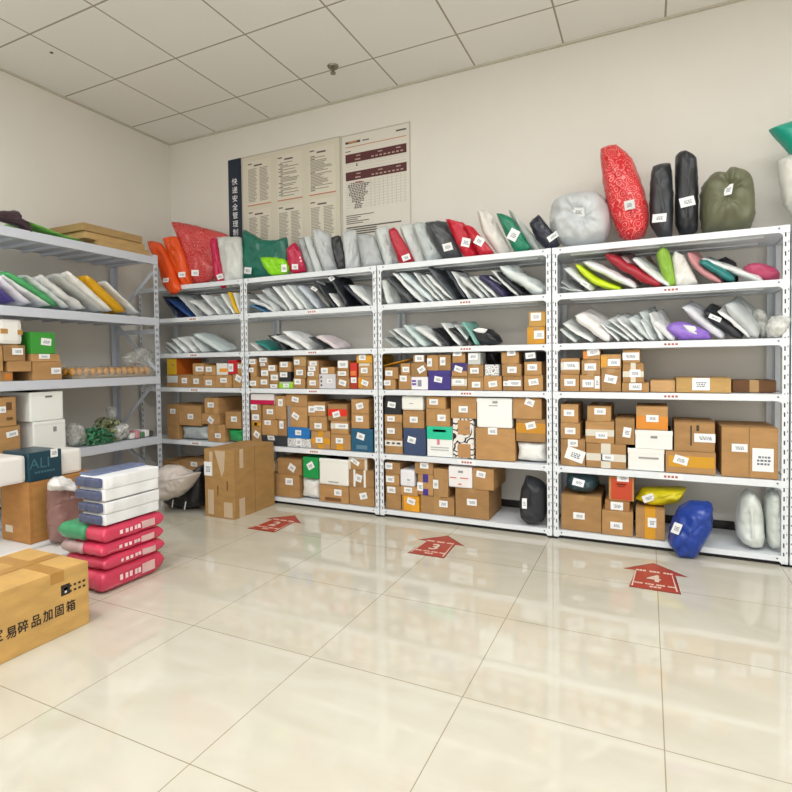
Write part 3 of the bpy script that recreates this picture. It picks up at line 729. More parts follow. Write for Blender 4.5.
shelf_boxes(3, 4, [
 (C7, 33, 300, 132, 380, {}, [(64, 333, 60, 45)]), (C7, 160, 262, 268, 380, {}, [(207, 295, 60, 50)]),
 (C7, 272, 280, 418, 382, dict(txt='white and purple printed box', kind='box', lid=False, col='EFEDF2', name='printed_box', face=[('purple_print', .05, .25, .3, .4, '6E4EA8', 'purple print'), ('purple_print', .05, .5, .3, .65, '6E4EA8', 'purple print'), ('grey_print', .4, .25, .62, .75, '8E96A0', 'grey print')]), []),
 (C7, 425, 225, 620, 382, dict(txt='dark violet box', kind='box', col='3B2F80'), [(513, 303, 70, 50, -10)]),
 (C7, 625, 275, 768, 386, dict(txt='carton with wide blurred label', face=[('packing_tape', .02, .2, .98, .7, T_W, 'whitish tape')]), [(690, 322, 100, 50)]),
 (C7, 42, 195, 155, 300, {}, [(80, 248, 62, 46)]), (C7, 180, 160, 264, 262, {}, [(228, 215, 58, 48)]),
 (C7, 272, 158, 410, 278, {}, [(365, 215, 65, 50, 30)]), (C7, 290, 88, 390, 154, {}, [(347, 118, 78, 56)]),
 (C7, 412, 88, 512, 222, {}, [(437, 153, 42, 72)]), (C7, 516, 84, 620, 222, {}, [(553, 143, 48, 72)]),
 (C7, 630, 158, 765, 272, dict(txt='carton with a dark purple upper half', face=[('purple_wrap', 0, 0, 1, .62, '33276E', 'dark purple wrap')]), [(690, 212, 70, 50, -18)]),
 (C7, 635, 45, 745, 156, {}, [(682, 75, 76, 48)]),
 (C8, 45, 328, 188, 440, {}, [(125, 393, 74, 50)]), (C8, 192, 314, 350, 450, {}, [(272, 387, 75, 50, 8)]),
 (C8, 360, 318, 530, 448, dict(txt='carton with a long white and red label'), [(385, 383, 40, 42), (462, 380, 110, 52)]),
 (C8, 545, 310, 710, 440, {}, [(630, 370, 85, 55, 8)]),
 (C8, 47, 216, 185, 326, {}, [(110, 270, 75, 50)]),
 (C8, 200, 216, 325, 312, dict(txt='small white box with black scribbled pattern', kind='box', lid=False, mat=DOTTY, col='EEEEEE', name='printed_box'), []),
 (C8, 347, 210, 520, 316, {}, [(440, 262, 80, 55)]), (C8, 547, 190, 698, 308, {}, [(618, 240, 84, 55)]),
 (C8, 52, 108, 160, 214, dict(txt='small whitish plastic wrapped box', kind='box', lid=False, col='C5CBC8', name='wrapped_box'), [(98, 145, 82, 58)]),
 (C8, 345, 80, 498, 208, dict(txt='topmost carton with label at its upper edge'), [(435, 112, 72, 58, 5)]),
 (C8, 543, 78, 655, 188, dict(txt='black box on top of two cartons', kind='box', lid=False, col='20242A'), [(603, 137, 84, 52, 5), (602, 92, 100, 20)]),
])
C9 = (370, 200, 4.17)
o = bag_px('padded_envelope', C7, [(38,180),(150,148),(272,120),(284,134),(160,168),(46,196)], -.33, .1, poly('D29A22', .5), wr=.004); tag(o, 'thin yellow padded envelope lying across cartons, fourth shelf, third rack', 'envelope')
o = bag_px('plastic_bag', C8, [(160,100),(200,85),(300,90),(338,120),(338,205),(250,212),(170,212)], -.24, .12, poly('1B1D21', .3), wr=.009); tag(o, 'black crumpled plastic bag behind the spotted white box, third rack', 'bag')
shelf_boxes(3, 3, [
 (C9, 655, 528, 730, 592, dict(txt='yellow wrapped small carton under another one', col='C9912E'), [(705, 562, 40, 34)]),
 (C9, 662, 465, 732, 526, dict(txt='small tan carton on top of a yellow one', col='C79C50'), [(692, 487, 42, 33)]),
])
CC = (380, 388, 8.8); CD = (462, 388, 8.8)
def irregular(sd, i, d0, dep):
    o = box_thing(sd, i['a0'], i['a1'], i['Z0'], i['Z1'], d0, dep, dict(i['look'], build=None)); return o
shelf_boxes(3, 5, [
 (CC, 36, 448, 195, 585, dict(txt='carton with a printed white band', face=[('white_band', 0, .12, 1, .48, 'E4E0D6', 'white printed band'), ('print_mark', .1, .24, .28, .36, '55504A', 'dark print'), ('print_mark', .42, .24, .56, .36, '8A857E', 'grey print'), ('print_mark', .7, .24, .9, .36, '8A857E', 'grey print')]), []),
 (CC, 36, 303, 190, 446, {}, [(97, 377, 68, 50)]), (CC, 32, 234, 190, 301, {}, [(98, 270, 66, 46)]),
 (CC, 38, 52, 185, 230, dict(txt='black box with white label', kind='box', lid=False, col='1E2128'), [(103, 147, 70, 50, -8)]),
 (CC, 207, 355, 400, 590, dict(txt='slate blue box', kind='box', lid=False, col='35476B'), [(280, 457, 72, 55, -12)]),
 (CC, 202, 198, 385, 352, {}, [(298, 278, 70, 52)]),
 (CC, 184, 46, 375, 196, dict(txt='white foam box above two darker boxes', kind='box', col='F0F1EA', r=.014, name='foam_box', lid=False, face=[('pen_mark', .38, .5, .55, .53, '6A6E70', 'thin pen mark')]), []),
 (CC, 414, 340, 636, 612, dict(txt='white box with turquoise top', kind='box', lid=False, col='F0F2F0', name='gift_box', face=[('turquoise_panel', 0, 0, 1, .42, '1FC49A', 'turquoise upper panel'), ('brand_lettering_bar', .25, .1, .75, .18, 'A8EBD8', 'pale lettering strip'), ('red_mark', .4, .42, .5, .6, 'D88090', 'pale red mark'), ('small_print', .15, .68, .85, .71, 'B7B9B8', 'small grey print'), ('small_print', .15, .76, .85, .79, 'B7B9B8', 'small grey print')]), []),
 (CC, 405, 184, 612, 336, {}, [(543, 262, 72, 56), ]),
 (CC, 407, 74, 575, 182, {}, [(473, 122, 76, 50)]),
 (CC, 640, 270, 822, 612, dict(txt='carton covered in black-spotted white paper', kind='box', lid=False, mat=SPOT, col='E0D8CC', name='patterned_box', face=[('tan_patch', .25, .04, .85, .4, 'B88A58', 'plain brown patch'), ('tan_patch', .25, .64, .85, .98, 'B88A58', 'plain brown patch')]), [(768, 350, 72, 55)]),
 (CC, 622, 70, 846, 264, dict(txt='large carton on the spotted box'), [(733, 187, 80, 56)]),
 (CD, 118, 355, 464, 636, dict(txt='big wide carton below white foam box'), [(270, 380, 80, 60)]),
 (CD, 126, 88, 440, 352, dict(txt='largest white foam box', kind='box', col='F4F5F1', r=.014, name='foam_box', face=[('pen_mark', .46, .1, .6, .18, '9A9DA0', 'grey pen note'), ('pen_mark', .36, .24, .6, .27, '9A9DA0', 'grey pen note')]), []),
 (CD, 470, 476, 750, 662, dict(txt='crumpled white plastic parcel beside post', build=white_sack('EDEDEA'), cat='parcel'), []),
 (CD, 476, 275, 735, 474, dict(txt='carton with a wide amber tape', face=[('packing_tape', 0, .18, 1, .62, 'C98C1E', 'amber tape')]), [(605, 330, 85, 60, 15)]),
 (CD, 448, 62, 700, 272, dict(txt='bulging carton with tilted label, topmost right'), [(595, 127, 78, 60, -20)]),
])
CE = (380, 450, 6.09)
shelf_boxes(3, 6, [
 (CE, 32, 218, 125, 362, {}, [(70, 242, 50, 38)]), (CE, 135, 280, 238, 372, dict(txt='bright yellow-orange box', col='DB9A22', face=[('brown_edge', 0, 0, .1, 1, 'B58545', None)]), [(190, 312, 50, 38, -15)]),
 (CE, 245, 284, 450, 402, dict(txt='wide low carton on the shelf'), [(387, 328, 52, 40)]),
 (CE, 458, 238, 662, 425, dict(txt='large carton, biggest on this shelf', dep=.34), [(560, 318, 60, 40)]),
 (CE, 32, 150, 115, 216, {}, [(63, 177, 50, 38)]), (CE, 125, 224, 230, 280, {}, [(172, 243, 50, 32)]),
 (CE, 122, 122, 215, 222, dict(txt='small white rounded box with faint print', kind='box', lid=False, col='ECEBF0', r=.012, name='foam_box'), [(175, 180, 38, 30)]),
 (CE, 228, 150, 322, 282, dict(txt='carton with purple tape and vertical label', face=[('purple_tape', .33, 0, .68, .38, '43318E', 'purple tape'), ('purple_tape', .33, .7, .68, 1, '43318E', 'purple tape')]), [(245, 222, 35, 52)]),
 (CE, 324, 115, 415, 284, dict(txt='upright carton with vertical label'), [(340, 208, 32, 55)]),
 (CE, 30, 76, 118, 148, {}, [(54, 97, 45, 38)]), (CE, 205, 64, 322, 148, dict(txt='carton resting askew above purple-taped one'), [(270, 95, 52, 35)]),
 (CE, 414, 100, 562, 234, dict(txt='white foam box with red writing', kind='box', lid=False, col='F0EEEE', r=.012, name='foam_box', face=[('red_print', .08, .52, .34, .56, 'D86A62', 'red print'), ('red_print', .5, .52, .84, .56, 'D86A62', 'red print'), ('red_print', .42, .8, .56, .85, 'D86A62', 'red print'), ('grey_note', .42, .2, .62, .3, '9A9DA0', 'grey note')]), []),
 (CE, 565, 112, 692, 238, dict(txt='carton on the largest carton beside foam box'), [(615, 148, 55, 38, -8)]),
])
CF = (552, 340, 6.6); CG = (660, 370, 6)
shelf_boxes(4, 4, [
 (CF, 55, 225, 178, 332, {}, [(118, 280, 70, 46)]), (CF, 184, 230, 320, 332, dict(txt='carton with two labels, one upright at right'), [(238, 287, 70, 50), (298, 280, 30, 82)]),
 (CF, 325, 190, 455, 340, {}, [(387, 258, 76, 52, -12)]), (CF, 462, 282, 640, 348, dict(txt='flat wide carton under a cross-taped one'), [(550, 308, 76, 45)]),
 (CF, 58, 120, 182, 222, dict(txt='carton with a wide whitish band', face=[('packing_tape', 0, .25, 1, .75, T_W, 'whitish tape band')]), [(125, 168, 90, 48)]),
 (CF, 194, 130, 318, 228, {}, [(253, 178, 72, 46)]),
 (CF, 205, 38, 318, 128, dict(txt='topmost small carton with orange tape at left', face=tape('l', T_O)), [(272, 80, 75, 45, 8)]),
 (CF, 322, 94, 456, 187, dict(txt='carton with yellow tape at left', face=tape('l', T_Y)), [(408, 148, 75, 46)]),
 (CF, 467, 152, 605, 280, dict(txt='carton with whitish crossed tape', face=tape('x', T_W)), [(548, 220, 66, 50)]),
 (CF, 468, 60, 582, 150, dict(txt='small carton on the cross-taped one'), [(520, 108, 100, 50)]),
 (CG, -58, 62, 92, 125, dict(txt='flattened open carton lying low', col='C29A6A', dep=.3, back=.03), []),
 (CG, 98, 48, 428, 126, dict(txt='long flat light carton with blue-printed label', col='D0A868', dep=.28), [(245, 85, 92, 74)]),
 (CG, 436, 62, 700, 124, dict(txt='long flat dark brown carton at the right end', col='7A5434', back=.1, dep=.22), []),
])
CH = (552, 398, 6.6)
shelf_boxes(4, 5, [
 (CH, 57, 270, 222, 452, dict(txt='carton bearing a tilted white and red card'), [(138, 297, 62, 45), (152, 375, 118, 82, -18)]),
 (CH, 57, 165, 185, 266, {}, [(120, 217, 66, 42)]),
 (CH, 57, 42, 172, 162, {}, [(112, 98, 66, 42)]),
 (CH, 226, 302, 488, 462, dict(txt='wide carton with whitish crossed tape', face=tape('x', T_W)), [(370, 392, 70, 40)]),
 (CH, 218, 154, 410, 298, dict(txt='carton with a horizontal white tape', face=tape('h', T_W)), [(327, 247, 72, 42)]),
 (CH, 232, 55, 388, 152, {}, [(317, 88, 70, 42)]),
 (CH, 418, 135, 545, 302, dict(txt='upright carton with torn top and tilted label'), [(495, 227, 48, 66, -8)]),
 (CH, 502, 336, 740, 484, dict(txt='white box, lower of two, pencilled note', kind='box', col='EDEDE8', face=[('pencil_note', .3, .38, .85, .46, '9A9A98', 'grey pencil note')]), []),
 (CH, 550, 215, 795, 338, dict(txt='white box, upper of two, pencilled note', kind='box', col='EFEFEA', face=[('pencil_note', .42, .3, .6, .42, '8A8A88', 'grey pencil note')]), []),
 (CH, 556, 56, 765, 210, dict(txt='carton with orange tape on two white boxes', face=[('packing_tape', 0, .42, 1, .95, 'DC8A26', 'orange tape')]), [(662, 135, 74, 46)]),
 (CG, 34, 490, 335, 622, dict(txt='wide carton with a long yellow tape', face=[('packing_tape', .06, .22, .97, .72, 'D29A20', 'yellow tape')]), [(125, 540, 76, 50, -15)]),
 (CG, 86, 314, 330, 486, dict(txt='carton with black print and wide white label', face=[('black_print', .4, .12, .44, .8, '3A2E22', 'black printed line'), ('black_print', .55, .1, .62, .3, '3A2E22', 'black print')]), [(268, 408, 110, 52)]),
 (CG, 370, 345, 710, 655, dict(txt='biggest carton, two white labels, right end', dep=.34, face=[('seam', .49, 0, .5, 1, '7A5A34', 'dark seam')]), [(477, 467, 80, 48), (617, 540, 106, 140)]),
])
CI = (552, 460, 6.6)
def bundle_in(col, P=None, th=.2, nm='cloth_bundle', wr=.013, yoff=.11):
    def f(sd, i, d0, dep):
        a0, a1, z0, z1 = i['a0'], i['a1'], i['Z0'], i['Z1']; y = YF + .02 + yoff + d0
        Q = P or [(0,.25),(.03,.75),(.15,.98),(.5,1),(.85,.97),(1,.7),(.98,.3),(.8,.03),(.4,0),(.15,.05)]
        return bag_from_outline(nm, [Vector((a0 + (a1-a0)*px, y, z0 + (z1-z0)*pz)) for px, pz in Q], Vector((a0, y, z0)), Vector((0, -1, 0)), th, poly(col), zmin=z0, wr=wr)
    return f
shelf_boxes(4, 6, [
 (CI, 60, 236, 325, 474, dict(txt='big carton under the dark teal bag'), [(178, 368, 72, 44)]),
 (CI, 80, 70, 298, 250, dict(txt='dark teal plastic bag', build=bundle_in('2E4750', nm='plastic_bag'), cat='bag'), [(175, 155, 72, 50, -12)]),
 (CI, 330, 336, 535, 514, {}, [(425, 432, 74, 46)]),
 (CI, 350, 268, 512, 335, dict(txt='low carton squeezed between two boxes', col='9A6E40'), [(428, 303, 76, 52)]),
 (CI, 374, 90, 548, 268, dict(txt='brown box with a red-orange printed face', face=[('red_panel', .1, .06, .93, .96, 'C24420', 'red-orange printed panel'), ('gold_print', .3, .3, .7, .34, 'D89A58', 'gold print'), ('gold_print', .35, .4, .65, .43, 'D89A58', 'gold print')]), [(468, 118, 72, 48)]),
 (CI, 552, 325, 745, 526, dict(txt='carton with upright yellow tape', face=[('packing_tape', .32, 0, .68, 1, T_Y, 'yellow tape')]), [(660, 413, 52, 64)]),
 (CI, 536, 195, 900, 325, dict(txt='shiny yellow plastic bag on a carton', cat='bag', build=bundle_in('D6C818', [(0,.22),(.06,.5),(.15,.85),(.45,.93),(.75,.97),(1,1),(.93,.6),(.85,.25),(.6,.04),(.3,.0)], .16, 'plastic_bag')), [(632, 245, 70, 50, 22)]),
])
# bags standing on the bottom shelves
o = bag_px('clear_bag_bundle', (732, 480, 7.2), [(110,65),(165,90),(205,170),(225,300),(235,430),(215,520),(130,525),(60,480),(25,420),(20,290),(40,180),(65,110)], -.34, .2, poly('D3D9D4', .25), zmin=SH[6], wr=.011)
tag(o, 'left of the two whitish plastic-wrapped bundles standing on the bottom shelf', 'bag', 'plastic-wrapped bundles, right end')
o = bag_px('clear_bag_bundle', (732, 480, 7.2), [(265,75),(330,80),(350,170),(365,300),(372,430),(360,515),(290,528),(250,490),(235,380),(232,250),(235,130)], -.34, .17, poly('D3D9D4', .25), zmin=SH[6], wr=.011)
tag(o, 'right of the two whitish plastic-wrapped bundles, beside the rightmost post', 'bag', 'plastic-wrapped bundles, right end')
o = bag_px('plastic_bag', (545, 450, 3.2), [(428,180),(470,160),(535,172),(537,245),(500,318),(480,340),(430,342),(412,318),(392,288),(402,230)], -.44, .22, poly('1B3E98', .28), zmin=None, wr=.014)
tag(o, 'royal blue plastic bag hanging over the bottom shelf edge', 'bag'); sticker(o, 545 + 423/3.2, 450 + 252/3.2, 7.5, 11)
o = bag_px('garment_bundle', (375, 425, 4.28), [(650,215),(700,232),(735,270),(742,340),(738,400),(715,440),(655,448),(628,420),(620,360),(625,290),(640,240)], -.38, .2, poly('2A2D33', .45), zmin=SH[6] - .0, wr=.008)
tag(o, 'dark grey rounded bag standing upright at the right end of the third rack', 'bag'); sticker(o, 375 + 640/4.28, 425 + 335/4.28, 4.6, 10)

# ------------------------------------------------------------------ courier bags leaning on shelves
D1 = (130, 230, 6.6)
shelf_mailers(1, 2, [
 (D1, 212, 440, 310, 566, NV, 'navy'), (D1, 240, 455, 395, 563, '2C4D86', 'blue', dict(t=.045)), (D1, 300, 425, 440, 563, GY, 'light grey', dict(t=.04)),
 (D1, 385, 465, 520, 560, WH, 'white', dict(t=.05, st=[(450, 510, 70, 40, -40)])), (D1, 465, 428, 590, 552, WH, 'white'), (D1, 545, 440, 640, 552, GY, 'light grey', dict(t=.04)),
 (D1, 590, 420, 682, 548, WH, 'white'), (D1, 642, 408, 705, 545, 'E2B81C', 'yellow', dict(t=.022)), (D1, 675, 415, 722, 542, WH, 'white', dict(t=.022))])
D2 = (150, 320, 7.2)
shelf_mailers(1, 3, [
 (D2, 100, 195, 160, 246, GY, 'light grey'), (D2, 110, 165, 205, 242, W2, 'whitish'), (D2, 150, 140, 255, 242, WH, 'white'), (D2, 195, 125, 315, 240, WH, 'white', dict(t=.04)),
 (D2, 275, 118, 375, 228, W2, 'whitish'), (D2, 300, 105, 510, 218, 'D5E0E0', 'broad pale blue-white', dict(t=.06))])
D3 = (240, 270, 9.9); D4 = (305, 270, 9.9)
shelf_mailers(2, 2, [
 (D3, 50, 345, 245, 405, '4D86B0', 'blue flat', dict(t=.02)), (D3, 55, 300, 340, 395, WH, 'white nearly flat', dict(t=.04)),
 (D3, 150, 250, 365, 388, 'D0D6D8', 'crinkled white', dict(t=.05, wr=.008)), (D3, 205, 195, 460, 385, GY, 'light grey', dict(t=.06, wr=.007)), (D3, 320, 165, 500, 384, WH, 'white', dict(t=.04)), (D3, 415, 160, 600, 378, WH, 'white', dict(t=.05)),
 (D3, 462, 145, 665, 372, W2, 'whitish', dict(t=.035)), (D3, 560, 155, 765, 384, 'CBD3DC', 'bluish white', dict(t=.05)),
 (D4, 40, 155, 232, 365, '73736E', 'olive grey', dict(t=.045, st=[(90, 192, 62, 42, -40)])), (D4, 90, 118, 292, 352, '3B3F44', 'charcoal', dict(t=.04, st=[(155, 132, 66, 46, -40)])),
 (D4, 225, 58, 400, 345, '23252C', 'black', dict(t=.06, st=[(262, 86, 50, 55, -55)])), (D4, 235, 235, 335, 352, WH, 'small white', dict(t=.025, w=.16)), (D4, 370, 150, 580, 352, '2A2D3A', 'blue-black', dict(t=.055)),
 (D4, 425, 145, 655, 338, WH, 'white', dict(t=.05))])
D5 = (240, 325, 7.92)
shelf_mailers(2, 3, [
 (D5, 50, 145, 150, 195, WH, 'white', dict(t=.025)), (D5, 115, 128, 238, 192, '2E8A82', 'teal', dict(t=.035)), (D5, 220, 85, 355, 190, BK, 'black', dict(t=.045)), (D5, 240, 92, 455, 188, WH, 'white', dict(t=.04)),
 (D5, 330, 52, 548, 186, 'EDEFEE', 'broad white', dict(t=.05)), (D5, 545, 100, 655, 180, '484B50', 'dark grey', dict(t=.03)), (D5, 598, 96, 765, 180, 'E6DADC', 'pinkish white', dict(t=.045, wr=.007))], width=(.2, .28))
D6 = (376, 255, 8.8); D7 = (460, 255, 8.8)
shelf_mailers(3, 2, [
 (D6, 45, 215, 110, 418, 'DDE3E0', 'crumpled white', dict(t=.06, wr=.01)), (D6, 80, 190, 312, 412, DK, 'dark grey', dict(t=.06)), (D6, 148, 160, 400, 415, WH, 'white', dict(t=.035)), (D6, 205, 158, 490, 398, 'D9E4E6', 'pale blue-white', dict(t=.05)),
 (D6, 325, 150, 555, 396, WH, 'white', dict(t=.03)), (D6, 400, 172, 598, 386, W2, 'whitish', dict(t=.025)), (D6, 435, 172, 680, 386, WH, 'white', dict(t=.04)),
 (D6, 455, 105, 695, 372, '596066', 'slate grey', dict(t=.045, st=[(550, 125, 72, 36, -35)])), (D6, 610, 125, 785, 372, '2F3542', 'dark navy', dict(t=.04)),
 (D7, -78, 140, 75, 392, WH, 'white', dict(t=.02)), (D7, -10, 190, 205, 378, WH, 'white', dict(t=.045)), (D7, 78, 192, 252, 370, W2, 'whitish', dict(t=.02)), (D7, 118, 186, 322, 370, WH, 'white', dict(t=.03)),
 (D7, 168, 180, 392, 362, '332F55', 'dark violet', dict(t=.06, st=[(305, 232, 78, 36, -38)])), (D7, 275, 132, 512, 355, WH, 'white', dict(t=.03)), (D7, 320, 150, 555, 345, BK, 'black', dict(t=.035)),
 (D7, 350, 118, 735, 325, 'D6DEDC', 'big crumpled white', dict(t=.08, wr=.012))])
D8 = (380, 310, 7.92)
shelf_mailers(3, 3, [
 (D8, 20, 225, 130, 275, G2, 'grey', dict(t=.02)), (D8, 62, 160, 225, 275, GY, 'light grey', dict(t=.03)), (D8, 100, 148, 275, 266, WH, 'white', dict(t=.03)), (D8, 185, 120, 355, 270, 'CFE0DE', 'pale aqua', dict(t=.045)), (D8, 265, 138, 482, 270, WH, 'white', dict(t=.05)),
 (D8, 408, 148, 545, 265, BK, 'black', dict(t=.035)), (D8, 480, 108, 635, 265, WH, 'white', dict(t=.035)), (D8, 545, 148, 742, 265, '1F2123', 'black', dict(t=.05)), (D8, 580, 122, 715, 225, W2, 'whitish', dict(t=.015)), (D8, 638, 95, 765, 262, '7FB9AC', 'green and white', dict(t=.03))])
o = bag_px('plastic_bag', C9, [(420,545),(450,530),(500,535),(540,560),(552,588),(520,598),(450,598),(425,575)], -.34, .12, poly('23262B', .3), zmin=SH[3], wr=.008)
tag(o, 'small black and white knotted plastic bag, third shelf, third rack', 'bag')
q = bag_px('white_panel', C9, [(428,542),(455,532),(490,538),(478,556),(445,552)], -.40, .02, poly(WH), wr=.003); q.parent = o; q.location = Vector(q['_o']) - Vector(o['_o']); q['label'] = 'white printed panel'
E1 = (550, 245, 6.49); E2 = (665, 240, 6.24)
shelf_mailers(4, 2, [
 (E1, 62, 240, 170, 298, G2, 'dark-edged grey', dict(t=.02)), (E1, 62, 268, 215, 298, W2, 'whitish', dict(t=.02)),
 (E1, 90, 152, 270, 290, 'D9DBDF', 'white', dict(t=.04, tw=25, st=[(225, 255, 50, 36, -35)])), (E1, 165, 125, 455, 288, 'CBE414', 'lime yellow', dict(t=.05, sag=.035, tw=15)), (E1, 208, 112, 560, 275, 'EDEFEF', 'white', dict(t=.05)),
 (E1, 355, 62, 715, 284, 'A81A2C', 'dark red', dict(t=.075, tw=20)), (E1, 460, 72, 690, 200, 'AE8F92', 'dusty pink', dict(t=.025, d0=.04)), (E1, 535, 92, 770, 252, WH, 'white', dict(t=.04)),
 (E1, 560, 95, 700, 190, 'B08A5A', 'tan', dict(t=.02, d0=.08)),
 (E2, 225, 120, 620, 240, 'E3E6E4', 'long white', dict(t=.045, d0=.03)), (E2, 215, 135, 430, 250, '1E7A78', 'teal', dict(t=.06)), (E2, 140, 80, 355, 252, 'C98A8C', 'salmon pink', dict(t=.045, sag=.02))], twist=25)
for nm, P, yc, th, mt, lb in (
 ('poly_mailer', [(-25,40),(20,60),(45,130),(65,265),(15,280),(-30,180),(-55,90)], -.38, .05, poly('8DB93A'), 'olive-green mailer standing upright, second shelf, right rack'),
 ('poly_mailer', [(60,70),(115,95),(150,150),(205,265),(70,280),(50,200),(42,110)], -.37, .07, poly('E6E5DF'), 'broad white crumpled mailer between green and pink ones, right rack'),
 ('plastic_bag', [(320,125),(375,105),(440,125),(455,170),(450,215),(330,215)], -.2, .1, poly('2A2C30'), 'small black plastic bag behind the long white mailer, right rack'),
 ('plastic_bag', [(490,130),(540,108),(610,112),(680,140),(712,180),(700,228),(600,225),(500,185)], -.3, .13, poly('B8486A'), 'pink rolled bundle at the right end, second shelf, right rack')):
    o = bag_px(nm, E2, P, yc, th, mt, yaw=10, zmin=SH[2] if lb[0] != 'p' else None, wr=.006); tag(o, lb, 'bag')
    if lb[0] == 'p':
        dz = SH[2] - min(v.co.z for v in o.data.vertices) - o.location.z; o.location.z += dz
E3 = (550, 300, 6.5)
shelf_mailers(4, 3, [
 (E3, 62, 190, 165, 258, W2, 'whitish', dict(t=.02)), (E3, 80, 152, 272, 256, WH, 'white', dict(t=.025)), (E3, 160, 108, 382, 254, 'E9E6E4', 'fat white', dict(t=.085, tw=30)), (E3, 318, 160, 445, 255, WH, 'white', dict(t=.02)),
 (E3, 362, 165, 520, 250, W2, 'whitish', dict(t=.018)), (E3, 380, 128, 556, 250, WH, 'white', dict(t=.02)), (E3, 430, 124, 600, 250, WH, 'white', dict(t=.02)), (E3, 505, 122, 645, 250, 'D5DEDD', 'pale aqua', dict(t=.045)),
 (E3, 580, 130, 670, 250, W2, 'whitish', dict(t=.025)), (E3, 585, 80, 700, 240, 'C8D0CE', 'light grey', dict(t=.03, d0=.05)), (E3, 640, 88, 725, 250, WH, 'white', dict(t=.03)), (E3, 665, 150, 810, 250, 'E6E8E8', 'broad white', dict(t=.05)),
 (E2, 110, 415, 365, 600, 'DCDDE4', 'large silvery white', dict(t=.06)), (E2, 240, 450, 480, 597, BK, 'black', dict(t=.07, tw=30, st=[(310, 488, 66, 32, -30)])), (E2, 328, 450, 532, 600, 'E4E5E4', 'white-edged', dict(t=.03, tw=30)), (E2, 372, 405, 575, 592, 'B9BEBE', 'translucent grey', dict(t=.08, tw=30))], twist=25)
for nm, P, yc, th, mt, lb in (
 ('poly_mailer', [(5,545),(40,515),(110,508),(190,530),(270,560),(290,600),(210,606),(100,608),(40,580)], -.4, .07, poly('8F6ACB'), 'violet and white mailer lying on the third shelf, right rack'),
 ('clear_bag', [(545,445),(575,425),(615,435),(640,480),(640,560),(620,605),(590,606),(560,560),(545,500)], -.33, .09, clear('clear_smoky', 'B9BAB4', .75), 'crumpled see-through smoky bag, third shelf, right rack'),
 ('clear_bag', [(625,540),(660,480),(720,465),(785,480),(775,530),(740,590),(690,612),(640,600)], -.42, .12, clear('clear_white', 'E4E6E2', .9), 'whitish see-through bag bulging past the rightmost post, third shelf')):
    o = bag_px(nm, E2, P, yc, th, mt, zmin=SH[3], wr=.007); tag(o, lb, 'bag')
    if lb[0] == 'v':
        for PP in ([(110,530),(190,540),(200,590),(150,575)],):
            q = bag_px('white_print', E2, PP, yc - th/2 - .004, .012, poly(WH), wr=.002); q.parent = o; q.location = Vector(q['_o']) - Vector(o['_o']); q['label'] = 'white printed area'

